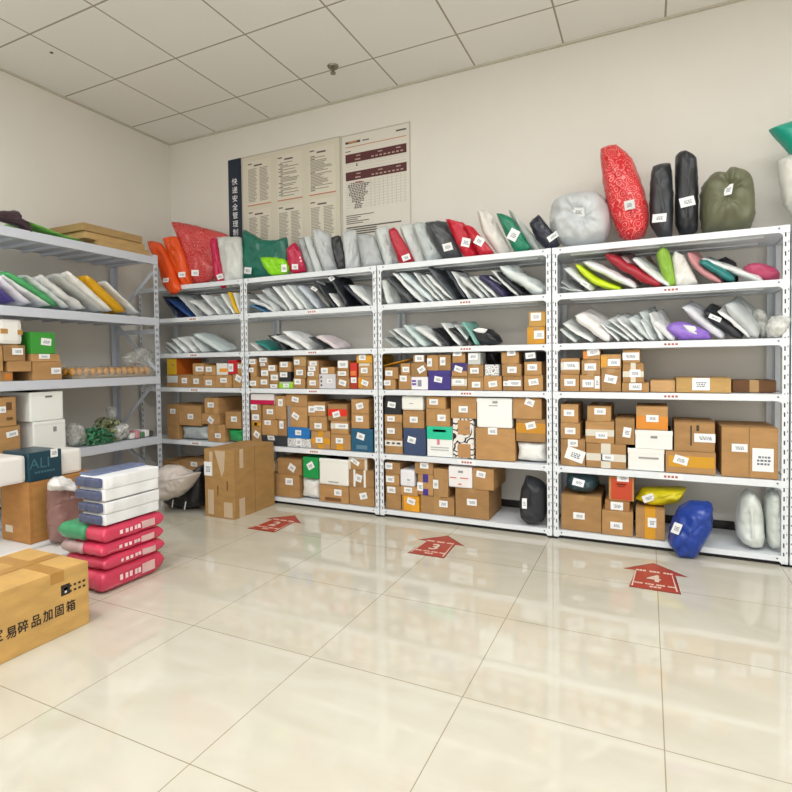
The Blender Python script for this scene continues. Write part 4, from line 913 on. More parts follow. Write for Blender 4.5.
# ------------------------------------------------------------------ bags on top of the back-wall racks
TA = (130, 200, 6.09); TB = (235, 200, 4.95); TC = (370, 200, 4.17); TD = (540, 130, 3.143)
ORG = poly('E8541C', .3)
TOP = [ # crop, outline, depth y, thickness, material, yaw, name, label, stickers, on_shelf
 (TA, [(255,130),(400,155),(600,215),(560,320),(505,495),(380,525),(345,420),(290,220)], -.34, .13, RED_SCROLL, 10, 'plastic_bag', 'large red plastic bag with pale scroll print beside the navy banner', [(398,445,42,36,0)], 1),
 (TA, [(110,250),(190,262),(235,340),(308,545),(258,578),(205,520),(165,360)], -.475, .075, ORG, 0, 'plastic_bag', 'leftmost bright orange plastic bag hanging over the corner rack', [(222,490,32,28,0)], 0),
 (TA, [(205,230),(288,222),(330,330),(382,520),(322,525),(265,410),(215,270)], -.44, .07, ORG, 10, 'plastic_bag', 'second orange plastic bag, leaning against the red scroll-print bag', [(318,455,40,32,0)], 0),
 (TA, [(490,240),(530,235),(548,330),(588,520),(560,540),(512,470)], -.42, .05, poly('BE0F45'), 15, 'plastic_bag', 'narrow magenta plastic bag between red bag and grey bag', [(555,465,38,30,10)], 0),
 (TA, [(530,228),(600,222),(680,235),(690,480),(635,500),(598,538),(568,450),(545,300)], -.38, .09, poly('C9CCC8'), 10, 'plastic_bag', 'pale grey wrinkled plastic bag left of the big green bag', [], 0),
 (TB, [(42,148),(85,165),(135,192),(210,195),(258,183),(270,290),(248,365),(70,388),(30,380),(35,270)], -.3, .12, poly('1B6B5B'), 0, 'plastic_bag', 'big dark green pillow-shaped plastic bag on top of rack', [(68,350,36,32,-10)], 1),
 (TB, [(125,285),(180,282),(250,292),(272,335),(255,362),(180,370),(150,335)], -.415, .07, poly('8FDC1C'), 0, 'plastic_bag', 'lime green plastic bag in front of the big dark green bag', [(243,338,26,36,0)], 1),
 (TB, [(258,240),(300,208),(325,250),(355,350),(285,362),(262,310)], -.39, .08, poly('BE0F45'), 20, 'plastic_bag', 'magenta bag with white print beside the lime green bag', [(297,330,30,26,0)], 1),
 (TB, [(312,205),(345,188),(402,350),(358,354)], -.3, .05, poly(GY), 30, 'poly_mailer', 'light grey mailer right beside the white-printed magenta bag', [], 1),
 (TB, [(342,190),(376,182),(440,345),(398,350)], -.31, .05, poly(W2), 30, 'poly_mailer', 'whitish mailer, second one right of the printed magenta bag', [], 1),
 (TB, [(380,146),(430,150),(472,172),(512,342),(446,350),(400,240)], -.32, .07, poly('C3C8CA'), 30, 'poly_mailer', 'tall silver grey mailer left of the slim black bag', [], 1),
 (TB, [(476,185),(524,180),(552,322),(508,337),(482,250)], -.36, .06, poly('24262A'), 25, 'plastic_bag', 'slim black plastic bag among grey mailers on the top', [], 1),
 (TB, [(530,162),(600,150),(628,322),(548,335),(540,260)], -.32, .07, poly('C5CACB'), 30, 'poly_mailer', 'grey mailer right of the slim black bag on the top', [], 1),
 (TB, [(605,172),(690,176),(742,318),(640,326)], -.33, .09, poly('B7BCBE'), 30, 'poly_mailer', 'wide silvery mailer above the post between second and third racks', [], 1),
 (TB, [(697,146),(758,132),(792,300),(745,316)], -.32, .06, poly(W2), 30, 'poly_mailer', 'whitish mailer left of a grey one and the slim red bag', [], 1),
 (TC, [(20,132),(75,112),(125,255),(65,268)], -.31, .06, poly(GY), 30, 'poly_mailer', 'light grey mailer touching left side of the slim red bag', [], 1),
 (TC, [(75,130),(105,116),(140,165),(187,250),(125,262)], -.36, .06, poly('BE1A34'), 25, 'plastic_bag', 'slim red bag between grey mailers above the third rack', [(150,240,34,24,20)], 1),
 (TC, [(122,112),(180,102),(237,245),(190,252)], -.31, .06, poly('D3D8D6'), 30, 'poly_mailer', 'whitish mailer touching right side of the slim red bag', [], 1),
 (TC, [(175,102),(230,95),(302,236),(240,252)], -.33, .07, poly('BFC7C6'), 30, 'poly_mailer', 'silvery mailer touching left side of the charcoal bag', [], 1),
 (TC, [(230,96),(320,92),(388,230),(305,242)], -.34, .09, poly('45494D'), 25, 'plastic_bag', 'wide charcoal plastic bag left of two red bags', [(322,197,40,32,15)], 1),
 (TC, [(316,82),(360,88),(400,102),(462,225),(395,232)], -.35, .07, poly('C31830'), 25, 'plastic_bag', 'larger red bag, left of the pair above the third rack', [(400,177,36,36,-15)], 1),
 (TC, [(392,106),(430,112),(518,214),(460,222)], -.37, .05, poly('C31830'), 25, 'plastic_bag', 'smaller red bag, right of the pair above the third rack', [(455,172,38,36,-30)], 1),
 (TC, [(448,48),(480,45),(515,65),(590,212),(540,222),(470,130)], -.33, .08, poly('E9E4DE'), 25, 'poly_mailer', 'cream white mailer between red bags and emerald bag', [], 1),
 (TC, [(527,56),(590,76),(672,200),(645,222),(600,215)], -.37, .08, poly('12805F'), 20, 'plastic_bag', 'emerald green bag leaning left on the top shelf', [(598,146,40,46,-30)], 1),
 (TC, [(578,40),(640,98),(742,186),(700,204),(640,160)], -.3, .07, poly('BFC6C2'), 25, 'poly_mailer', 'grey patterned mailer between emerald bag and navy box bag', [], 1),
 (TC, [(665,92),(705,62),(755,120),(792,175),(742,196),(692,150)], -.36, .08, poly('232636'), 15, 'plastic_bag', 'navy black bag leaning beside the round silver bundle', [(763,152,50,24,35)], 1),
 (TD, [(45,222),(110,197),(180,197),(220,240),(222,310),(190,352),(110,368),(55,345),(30,290)], -.3, .26, poly('C8CDCF'), 0, 'tied_bundle', 'round silver white plastic bundle above the post left of the right rack', [(125,255,34,28,-15)], 1),
 (TD, [(190,60),(240,46),(290,90),(325,180),(345,270),(330,330),(290,356),(250,335),(215,250),(195,150)], -.32, .19, RED_SWIRL, 0, 'plastic_bag', 'tall red plastic bag with pale rose print standing upright', [(287,234,30,28,-5)], 1),
 (TD, [(355,115),(410,105),(420,200),(415,345),(378,352),(345,300),(345,170)], -.33, .14, poly('34383C', .4), 0, 'garment_bag', 'shorter charcoal upright bag beside the taller black one', [(376,277,40,26,-5)], 1),
 (TD, [(425,85),(455,65),(492,90),(498,200),(495,320),(450,345),(425,300)], -.33, .14, poly('212429', .4), 0, 'garment_bag', 'taller black upright bag left of the olive bundle', [(462,226,42,30,12)], 1),
 (TD, [(505,190),(540,140),(575,140),(600,122),(660,145),(675,220),(660,300),(580,320),(510,310)], -.3, .3, poly('6E7058', .45), 0, 'tied_bundle', 'olive green tied bundle on top of the right rack', [(596,192,22,38,0)], 1),
]
for n_, (c, P, yc, th, mt, yaw, nm, lb, st, on) in enumerate(TOP):
    o = bag_px(nm, c, P, yc, th, mt, yaw=yaw, zmin=SH[1] if on else None, wr=.008 if th < .15 else .012, knot=(nm == 'tied_bundle'))
    tag(o, lb, 'bag', 'parcel bags on top of the back-wall racks')
    for s in st: sticker(o, c[0] + s[0]/c[2], c[1] + s[1]/c[2], s[2]/c[2], s[3]/c[2], s[4])
    if 'magenta bag with white print' in lb: sticker(o, 300, 259, 3.2, 15, 14, 'white print', 'white_print', poly('BE0F45'), PAPER, 2)
# right edge: things on the next rack
o = bag_from_outline('plastic_bag', [on_plane(u, v, Vector((5, -.3, 2)), Vector((0, -1, 0))) for u, v in ((777,162),(800,152),(850,160),(870,215),(850,238),(800,236),(783,215))], Vector((5, -.3, 2)), Vector((0, -1, 0)), .14, poly('D6D5CE'), zmin=SH[1], wr=.008)
tag(o, 'whitish plastic bag under the green bag at the right edge', 'bag')
zt_ = max(v.co.z for v in o.data.vertices) + o.location.z
o = bag_from_outline('plastic_bag', [on_plane(u, v, Vector((5, -.3, 2)), Vector((0, -1, 0))) for u, v in ((769,130),(790,122),(840,110),(900,130),(905,160),(850,175),(800,168),(785,148))], Vector((5, -.3, 2)), Vector((0, -1, 0)), .16, poly('1E9C86'), zmin=None, wr=.008)
tag(o, 'teal green bag poking in at the upper right edge', 'bag')
# ================================================================== left-wall rack
F1 = (0, 265, 5.66)
shelf_mailers(9, 2, [
 (F1, -60, 120, 90, 238, '4B3F86', 'purple', dict(t=.05)), (F1, 0, 85, 185, 242, 'D8D6E0', 'whitish', dict(t=.06)), (F1, 22, 82, 292, 246, WH, 'white', dict(t=.04)), (F1, 40, 62, 332, 246, '4FA868', 'green', dict(t=.07)),
 (F1, 150, 78, 400, 244, W2, 'whitish', dict(t=.05, wr=.008)), (F1, 235, 88, 492, 258, 'E2E3E0', 'crinkled white', dict(t=.07, wr=.011)), (F1, 325, 66, 596, 266, 'BDBFBA', 'grey', dict(t=.06)), (F1, 390, 60, 640, 262, 'E9E8E2', 'fat white', dict(t=.08)),
 (F1, 495, 82, 715, 284, 'D9A414', 'yellow', dict(t=.1)), (F1, 600, 110, 795, 298, WH, 'white thin', dict(t=.03))], twist=-12, width=(.28, .34))
F2 = (0, 310, 9.9)
shelf_boxes(9, 3, [
 (F2, -130, 610, 20, 705, dict(txt='carton cut off by the left picture edge, front row'), []),
 (F2, 22, 612, 134, 705, dict(txt='small low carton with orange print', face=[('orange_print', .25, .2, .9, .8, 'C87A2C', 'orange print')]), []),
 (F2, 78, 505, 325, 694, {}, [(225, 612, 100, 66)]), (F2, 328, 512, 620, 688, {}, [(553, 602, 82, 62)]),
 (F2, -120, 352, 32, 606, dict(txt='tall carton cut off by the left picture edge'), []),
 (F2, 40, 345, 255, 502, dict(txt='carton directly under the white wrapped bale'), [(172, 410, 88, 66)]),
 (F2, 305, 435, 595, 508, dict(txt='low wide carton directly under the green box'), [(437, 460, 92, 46)]),
 (F2, -20, 85, 228, 342, dict(txt='white plastic-wrapped bale with brown patches', kind='box', lid=False, col='ECEBE6', r=.03, name='wrapped_bale', cat='bale', face=[('brown_patch', .1, .4, .38, .58, 'B98A4A', 'brown patch'), ('brown_patch', .78, .42, .98, .6, 'B98A4A', 'brown patch')]), []),
 (F2, 310, 220, 550, 430, dict(txt='bright green box', kind='box', lid=False, col='3C9A38'), [(455, 315, 86, 70, -5)]),
])
# golden tray under clear film
e = empty('egg_tray', (LX - .12, -1.1, LS[3]))
A0 = at(72, 378, 0, LX - .05).y; A1 = at(153, 378, 0, LX - .05).y
mb = MB(); mb.bev((LX - .3, A0 + .01, LS[3] + .0005), (LX - .06, A1 - .01, LS[3] + .022), .006); mb.done('tray', base('tray_pulp', '8E7A5C', .9), parent=e)
GOLD = base('golden_ball', 'CF9238', .35)
for i in range(13):
    for j in range(3):
        y = A0 + .03 + i*(A1 - A0 - .06)/12; x = LX - .09 - j*.075
        bm = bmesh.new(); bmesh.ops.create_uvsphere(bm, u_segments=14, v_segments=9, radius=.0235)
        for v in bm.verts: v.co.z *= 1.35; v.co += Vector((x, y, LS[3] + .05))
        bm.verts.index_update(); mk('egg', [v.co.copy() for v in bm.verts], [[v.index for v in f.verts] for f in bm.faces], GOLD, parent=e, smooth=True); bm.free()
mb = MB()
def film(mb, f, nx, ny):
    vs = [f(i/(nx-1), j/(ny-1)) for i in range(nx) for j in range(ny)]
    mb.add(vs, [(i*ny + j, (i+1)*ny + j, (i+1)*ny + j + 1, i*ny + j + 1) for i in range(nx-1) for j in range(ny-1)])
def ff(s, t):
    a = (t - .5)*math.pi*1.0; y = A0 + (A1 - A0)*s; x = LX - .18 + math.sin(a)*.145
    z = LS[3] + .002 + math.cos(a)**.5*.085 + noise.noise(Vector((x*20, y*14, 2)))*.012*math.cos(a); return Vector((x + noise.noise(Vector((x*9, y*20, 5)))*.01, y, z))
film(mb, ff, 30, 14); mb.done('film_wrap', clear('clear_film', 'E8E4D8', .22), parent=e, smooth=True)
tag(e, 'tray of golden rounded eggs wrapped in clear film, left-wall rack', 'eggs')
def bagL(nm, crop, P, x, th, mt, lb, z, cat='bag', wr=.009, yaw=0, tilt=0):
    o = bag_px(nm, crop, P, x, th, mt, axis=0, zmin=z, wr=wr, yaw=yaw, tilt=tilt); return tag(o, lb, cat)
F3 = (60, 330, 6.09)
bagL('clear_bag', F3, [(380,180),(420,140),(500,100),(560,140),(595,230),(600,310),(520,320),(470,300),(400,240)], LX - .2, .14, clear('clear_puffy', 'D8DAD4', .4), 'puffy see-through plastic bag beside the egg tray', LS[3])
bagL('plastic_packet', F3, [(432,185),(470,182),(478,280),(440,290)], LX - .3, .05, poly('B07070'), 'small reddish packet behind the egg tray end', LS[3])
F4 = (0, 380, 7.92)
shelf_boxes(9, 4, [
 (F4, -160, 372, 166, 560, dict(txt='brown carton under a printed carton, left picture edge'), [(95, 427, 76, 46, 8)]),
 (F4, -160, 140, 130, 370, dict(txt='brown carton with dark print, upper of two', face=[('dark_print', .72, .18, .88, .45, '6A4A28', 'dark print'), ('dark_print', .72, .7, .9, .8, '6A4A28', 'dark print')]), [(20, 235, 40, 50)]),
 (F4, 265, 322, 525, 560, dict(txt='lower white foam box of the pair', kind='box', col='EDEFEA', r=.01, name='foam_box', face=[('pen_mark', .6, .2, .7, .35, '8D9092', 'grey pen mark')]), []),
 (F4, 238, 92, 503, 318, dict(txt='upper white foam box of the pair', kind='box', col='F2F4EF', r=.01, name='foam_box', face=[('pen_mark', .45, .14, .65, .2, '6F7375', 'grey pen mark')]), []),
])
bagL('clear_bag', F3, [(45,590),(70,565),(120,570),(150,620),(140,660),(50,665)], LX - .12, .12, clear('clear_puffy', 'D8DAD4', .4), 'small see-through bag between foam boxes and green net bag', LS[4])
def clump(nm, c, sz, mats, n, lb, cat, seed=1):
    """many crumpled leaf-like flaps forming one heap"""
    rr = random.Random(seed); mb = MB()
    for i in range(n):
        th = rr.random()*6.283; ph = math.acos(rr.random()); r = .55 + .45*rr.random()
        d = Vector((math.sin(ph)*math.cos(th), math.sin(ph)*math.sin(th), math.cos(ph)))
        p = Vector(c) + Vector((d.x*sz[0], d.y*sz[1], d.z*sz[2]))*r
        a = Vector((rr.uniform(-1,1), rr.uniform(-1,1), rr.uniform(-.6,1))).normalized(); b = a.orthogonal().normalized(); nn = a.cross(b); s = rr.uniform(.014, .03)
        P = [p - a*s, p - b*s*.6 + nn*s*.3, p + a*s, p + b*s*.6 + nn*s*.3]
        P = [Vector((q.x, q.y, max(c[2] + .001, q.z))) for q in P]
        mb.add(P + [q - nn*.001 for q in P], [(0,1,2,3),(7,6,5,4),(0,4,5,1),(1,5,6,2),(2,6,7,3),(3,7,4,0)], rr.randrange(len(mats)))
    o = mb.done(nm, mats, origin=(c[0], c[1], c[2])); tag(o, lb, cat); return o
y1 = at(96, 440, 0, LX - .12).y
clump('vegetable_bunch', (LX - .14, y1, LS[4]), (.12, .15, .12), [poly('2F6B4E'), poly('3E8A62'), poly('54805A')], 420, 'dark green leafy bunch in netting on the fourth shelf by the wall', 'vegetables', 3)
y2 = at(107, 435, 0, LX - .12).y
clump('vegetable_bunch', (LX - .2, y2 + .06, LS[4]), (.14, .15, .19), [poly('8C9470'), poly('767D58'), poly('A3A67E')], 420, 'olive yellowish leafy heap right behind the dark green bunch', 'vegetables', 5)
bagL('clear_bag', F3, [(320,620),(345,580),(400,568),(415,590),(400,630),(350,648)], LX - .1, .08, clear('clear_bowl', 'E0E2E0', .6), 'whitish see-through bag right of the leafy bunches', LS[4])
bagL('clear_bag', F3, [(290,470),(320,460),(340,520),(330,600),(300,590)], LX - .25, .08, clear('clear_puffy', 'D8DAD4', .4), 'tall see-through bag standing behind the leafy heap', LS[4])
rr = random.Random(8)
for i, (cx, w, colr, txt) in enumerate([(425, 40, 'E4E2DC', 'white'), (455, 34, 'C98F98', 'pinkish'), (485, 36, '5F8A66', 'green'), (512, 34, 'E8E4E2', 'white glossy'), (538, 36, '4A4640', 'dark')]):
    yy = at(60 + cx/6.09, 436, 0, LX - .1).y
    mb = MB(); mb.bev((LX - .2, yy - .022, LS[4] + .0005), (LX - .06, yy + .022, LS[4] + .045 + .02*rr.random()), .012)
    o = mb.done('snack_packet', poly(colr), origin=(LX - .13, yy, LS[4]))
    tag(o, '%s small packet, %s of the packets at the shelf end by the post' % (txt, ['leftmost', 'second', 'middle', 'fourth', 'rightmost'][i]), 'packet', 'small packets at the end of the fourth shelf')
# top of the left-wall rack: flat cartons, green and purple bags
z = LS[1] + .0008
yA = at(99, 255, 0, LX - .03).y; yB = at(148, 262, 0, LX - .03).y; yL = at(66, 240, 0, LX - .03).y
TOPS = [((LX - .50, yA - .01), (LX - .01, yB), .045, 'lowest flattened carton of the stack on the left-wall rack'), ((LX - .52, yA - .1), (LX - .04, yB - .02), .05, 'middle flattened carton of the stack on the left-wall rack'),
        ((LX - .5, yA - .12), (LX - .03, yB - .05), .055, 'topmost flattened carton of the stack on the left-wall rack')]
for (xa, ya), (xb, yb), h, lb in TOPS:
    mb = MB(); mb.bev((xa, ya, z), (xb, yb, z + h - .004), .003); mb.box((xa + .002, ya + .002, z + h - .004), (xb - .002, (ya + yb)/2 - .004, z + h)); mb.box((xa + .002, (ya + yb)/2 + .004, z + h - .004), (xb - .002, yb - .002, z + h))
    o = mb.done('flattened_carton', card('B39462'), origin=((xa + xb)/2, (ya + yb)/2, z)); tag(o, lb, 'carton', 'flattened cartons on top of the left-wall rack'); z += h + .0008
G1 = (0, 200, 6.09)
sdL = Side(True)
o = mailer(sdL, (at(27, 229, 0, LX - .02).y, LS[1] + .06), (at(84, 241, 0, LX - .02).y, LS[1]), .3, .03, poly('6FB44E'), 0, LS[1], name='poly_mailer'); tag(o, 'light green and white mailer lying beside the flattened cartons', 'bag')
o = bagL('plastic_bag', G1, [(-140,90),(0,65),(100,65),(110,110),(170,150),(185,215),(120,165),(0,130),(-100,130)], LX - .03, .09, poly('3A2730'), 'dark plum crumpled plastic bag at the left end of the rack top', None)
# ================================================================== goods on the floor at left
def carton(a, b, look, lab, cat='box', grp=None):
    mb = MB(); a = Vector(a); b = Vector(b); mb.bev(a, b - Vector((0, 0, .003)), .004)
    if b.x - a.x > b.y - a.y: ym = (a.y + b.y)/2; mb.box((a.x + .001, a.y + .001, b.z - .003), (b.x - .001, ym - .0015, b.z)); mb.box((a.x + .001, ym + .0015, b.z - .003), (b.x - .001, b.y - .001, b.z))
    else: xm = (a.x + b.x)/2; mb.box((a.x + .001, a.y + .001, b.z - .003), (xm - .0015, b.y - .001, b.z)); mb.box((xm + .0015, a.y + .001, b.z - .003), (b.x - .001, b.y - .001, b.z))
    o = mb.done('carton', look, origin=((a.x + b.x)/2, (a.y + b.y)/2, a.z)); return tag(o, lab, cat, grp)
def patch(o, nm, a, b, mat, lab=None):
    mb = MB(); mb.box(a, b); q = mb.done(nm, mat if not isinstance(mat, str) else plain(mat, .4), parent=o)
    if lab: q['label'] = lab
    return q
# foreground carton with big lettering on its +x side
BX0, BX1, BY0, BY1, BH = 1.64, 2.058, -3.12, -2.384, .27
o = carton((BX0, BY0, 0), (BX1, BY1, BH), card('BF9858'), 'large foreground carton with big black Chinese lettering, lower left corner')
TP = base('brown_tape', 'B4853F', .3)
for yy in (-2.52, -2.80): 
    q = patch(o, 'packing_tape', (BX0 + .02, yy - .028, BH), (BX1 + .0012, yy + .028, BH + .001), TP); 
    patch(o, 'packing_tape', (BX1, yy - .028, BH - .045), (BX1 + .0012, yy + .028, BH), TP)
patch(o, 'packing_tape', ((BX0 + BX1)/2 - .028, BY0 + .01, BH + .0012), ((BX0 + BX1)/2 + .028, BY1 - .002, BH + .002), TP)
AY = Vector((0, 1, 0)); AZ = Vector((0, 0, 1))
pr = at(74, 609, 0, BX1); pl = at(10, 633, 0, BX1)
def ypx(u, v): return at(u, v, 0, BX1)
chars = '定易碎品加固箱'
cpos = [(-3, 637.5), (11.5, 633), (23, 627.5), (36, 621.5), (48, 616), (59.3, 611.3), (70.8, 606.5)]
for ch, (u, v) in zip(chars, cpos):
    p = ypx(u, v); textmesh(ch, .05, BLACK, p, AY*.84, AZ, name='printed_character', parent=o, bold=.0011)
p = ypx(65.5, 589.5); patch(o, 'emblem', (BX1, p.y - .019, p.z - .022), (BX1 + .001, p.y + .019, p.z + .022), BLACK, 'small black square emblem')
mb = MB()
for k in range(8): mb.tube((BX1 + .001, p.y, p.z + .004), (BX1 + .0016, p.y, p.z + .004), .009, 14)
mb.box((BX1 + .001, p.y - .004, p.z - .013), (BX1 + .0016, p.y + .004, p.z)); mb.done('emblem_mark', PAPER, parent=o)
mb = MB(); p2 = ypx(77, 583)
for r_ in range(2):
    for k in range(4): mb.box((BX1, p2.y - .035 + k*.02, p2.z - r_*.022 - .005), (BX1 + .0008, p2.y - .035 + k*.02 + .011, p2.z - r_*.022 + .004))
mb.done('small_print', BLACK, parent=o)
# big taped carton in front of the corner rack
mx0, mx1, my0, my1, mz = 1.296, 1.575, -.934, -.478, .5
o = carton((mx0, my0, 0), (mx1, my1, mz), card('BC9258'), 'big brown taped carton standing on the floor before the corner rack')
TG = base('worn_tape', 'C9B294', .35)
patch(o, 'torn_tape', (mx0 + .03, my0 - .0012, .02), (mx0 + .085, my0, .2), TG, 'pale torn tape')
mb = MB(); mb.add([(mx0 + .1, my0 - .0012, mz - .01), (mx0 + .2, my0 - .0012, mz - .01), (mx0 + .19, my0 - .0012, mz - .15), (mx0 + .165, my0 - .0012, mz - .2)], [(0, 3, 2, 1)]); q = mb.done('torn_tape', TG, parent=o)
patch(o, 'torn_tape', (mx0 + .05, my0 - .0012, mz - .2), (mx0 + .08, my0, mz - .02), TG)
patch(o, 'torn_tape', (mx0 + .18, my0 - .0012, .01), (mx0 + .26, my0, .12), TG)
patch(o, 'torn_tape', (mx1, my0 + .05, .0), (mx1 + .0012, my0 + .11, .14), TG); patch(o, 'torn_tape', (mx1, my0 + .06, mz - .14), (mx1 + .0012, my0 + .1, mz), TG)
patch(o, 'seam', (mx1, -.71, 0), (mx1 + .001, -.706, mz), '8A6436', 'dark seam')
sticker(o, 150 + 330/5.66, 400 + 388/5.66, 7.5, 14)
for (xx, zz) in ((mx0 + .125, .2), (mx0 + .215, .24)):
    patch(o, 'torn_slot', (xx - .006, my0 - .001, zz - .035), (xx + .006, my0, zz + .035), '7A5730')
# stack of pink plastic-wrapped quilts with two folded white packs on top
px0, px1, py0, py1 = 1.6, 1.873, -2.185, -1.81
PK = filmed('film_over_pink', 'D2405E', 'E8C6CC'); GN = filmed('film_over_green', '3E9464', 'D0E0D4')
def pillow(name, a, b, mat, lb, grp, bulge=.35, wr=.008, cat='bedding', seed=0):
    """a flattish stuffed rectangular pack"""
    a = Vector(a); b = Vector(b); nx, ny = 20, 16; V = []; F = []; idx = {}; h = b.z - a.z; cz = (a.z + b.z)/2
    for s_ in (1, -1):
        for i in range(nx):
            for j in range(ny):
                u = math.sin((i/(nx-1) - .5)*math.pi); v = math.sin((j/(ny-1) - .5)*math.pi)
                if (i in (0, nx-1) or j in (0, ny-1)) and s_ == -1: idx[(s_, i, j)] = idx[(1, i, j)]; continue
                f = max(0, 1 - abs(u)**14)**.5*max(0, 1 - abs(v)**14)**.5
                uu = u*(1 - .012*(1 - f)); x = (a.x + b.x)/2 + (b.x - a.x)/2*uu; y = (a.y + b.y)/2 + (b.y - a.y)/2*v
                w = noise.noise(Vector((x*11, y*11, s_*3 + seed)))*wr
                idx[(s_, i, j)] = len(V); V.append(Vector((x + noise.noise(Vector((y*15, s_, seed)))*.01, y + noise.noise(Vector((x*15, s_, seed + 4)))*.01, cz + s_*(h/2*f - abs(w)*f))))
    for s_ in (1, -1):
        for i in range(nx-1):
            for j in range(ny-1):
                f = (idx[(s_, i, j)], idx[(s_, i+1, j)], idx[(s_, i+1, j+1)], idx[(s_, i, j+1)]); F.append(f if s_ == 1 else f[::-1])
    return tag(mk(name, V, F, mat, origin=((a.x+b.x)/2, (a.y+b.y)/2, a.z), smooth=True), lb, cat, grp)
zz = [(0, .112), (.11, .178), (.176, .246), (.244, .328)]
nmz = ['lowest pink plastic-wrapped quilt of the floor stack', 'second pink plastic-wrapped quilt from the floor', 'third pink plastic-wrapped quilt from the floor, greyish left end', 'topmost pink quilt of the stack, green left end']
for i, (za, zb) in enumerate(zz):
    o = pillow('wrapped_quilt', (px0 - .02*(i % 2), py0 + .008*(i % 2), za + .0005), (px1 - .008*((i+1) % 2), py1, zb), PK, nmz[i], 'stack of pink wrapped quilts', seed=i*7)
    mb = MB(); zc = (za + zb)/2
    ys = [py0 + .10, py0 + .13, py0 + .155, py0 + .185, py0 + .205]
    tree = bvh(o)
    def face_strip(y0_, y1_, z0_, z1_, mt, nm, lab=None, off=.004):
        mb_ = MB(); k = 6; vs = []
        for t in range(k + 1):
            y = y0_ + (y1_ - y0_)*t/k
            for z_ in (z0_, z1_):
                h = tree.ray_cast(Vector((px1 + .2, y, z_)), Vector((-1, 0, 0))); xx = h[0].x if h[0] is not None and h[0].x > px1 - .06 else px1 - .03
                vs.append((xx + off, y, z_))
        mb_.add(vs, [(2*t, 2*t + 2, 2*t + 3, 2*t + 1) for t in range(k)]); q_ = mb_.done(nm, mt, parent=o)
        if lab: q_['label'] = lab
    hh = (zb - za)
    face_strip(py0 + .23, py0 + .31, zc - hh*.22, zc + hh*.22, poly('D8B0B0'), 'pale_patch', 'pale printed patch')
    for y in ys: face_strip(y, y + .016, zc - hh*.12, zc + hh*.12, poly('F2D4DA'), 'white_print')
o = [q for q in bpy.data.objects if q.get('label') == nmz[3]][0]
# green stuffed end of the topmost quilt, and the greyish end of the one below
q = pillow('green_end', (px0 - .04, py0 - .01, .247), (px0 + .15, py0 + .3, .332), GN, 'x', None, seed=31); del q['label'], q['category']; q.parent = o; q.location = Vector(q['_o']) - Vector(o['_o']); q['label'] = 'green stuffed end'
o2 = [q for q in bpy.data.objects if q.get('label') == nmz[2]][0]
q = pillow('grey_end', (px0 - .03, py0 - .01, .18), (px0 + .13, py0 + .3, .243), poly('B59A98'), 'x', None, seed=33); del q['label'], q['category']; q.parent = o2; q.location = Vector(q['_o']) - Vector(o2['_o']); q['label'] = 'greyish end'
NVC = poly('4E5674', .3); WHC = poly('EDEEF0', .35)
for (za, zb, dx, lb) in ((.332, .448, .0, 'lower folded white pack with navy side on the pink stack'), (.45, .572, .02, 'upper folded white pack with navy side and navy top')):
    mb = MB(); mb.bev((1.70 - dx, -2.16, za + .004), (1.868, -1.84, (za + zb)/2 - .0005), .007); mb.bev((1.70 - dx, -2.155, (za + zb)/2), (1.87, -1.838, zb), .007)
    o = mb.done('folded_bedding', WHC, origin=(1.78, -2.0, za)); tag(o, lb, 'bedding', 'folded white and navy packs')
    for k in range(2):
        z0_ = za + (zb - za)*k/2 + .008; z1_ = za + (zb - za)*(k + 1)/2 - .006
        mb = MB(); mb.bev((1.69 - dx, -2.178, z0_), (1.85, -2.12, z1_), .012); q = mb.done('navy_fold', NVC, parent=o); q['label'] = 'navy folded side'
    if dx:
        mb = MB(); mb.bev((1.69 - dx, -2.15, zb - .012), (1.78, -1.845, zb + .012), .008); q = mb.done('navy_top', poly('6A7697', .3), parent=o); q['label'] = 'blue-grey top fold'
# white flat packages lying low, tall carton on them
zz = .0005
def flatpack(a, b, lb, col, name='flat_package', extra=None):
    mb = MB(); mb.bev(a, b, .012); o = mb.done(name, plain(col, .5), origin=((a[0]+b[0])/2, (a[1]+b[1])/2, a[2])); tag(o, lb, 'package', 'flat white packages under the tall carton')
    if extra: patch(o, 'yellow_strip', *extra, 'D9C23A', 'yellow strip')
    return o
flatpack((.62, -2.36, zz), (1.1, -1.62, .098), 'flat white package with yellow edge strip under the tall carton', 'E6E6E6', extra=((.62, -2.36, .0975), (1.1, -2.32, .0995)))
o = flatpack((1.115, -2.30, zz), (1.345, -1.72, .085), 'flat white package with small red print behind the lettered carton', 'E9E7E4')
mb = MB()
for k in range(5): mb.box((1.345, -2.02 + k*.03, .035), (1.3462, -2.0 + k*.03, .06))
mb.done('red_print', plain('9A4A5A'), parent=o)
ctx0, cty0 = .79, -2.04
o = carton((ctx0, cty0, .0995), (1.063, -1.64, .452), card('A9773F'), 'tall brown carton standing on flat white packages before the left rack')
patch(o, 'printed_panel', (1.063, cty0 + .02, .14), (1.0638, cty0 + .1, .42), card('BD8C4C'), 'paler printed panel'); patch(o, 'white_mark', (.83, cty0 - .001, .15), (.9, cty0, .19), 'D8CDB8', 'small white mark')
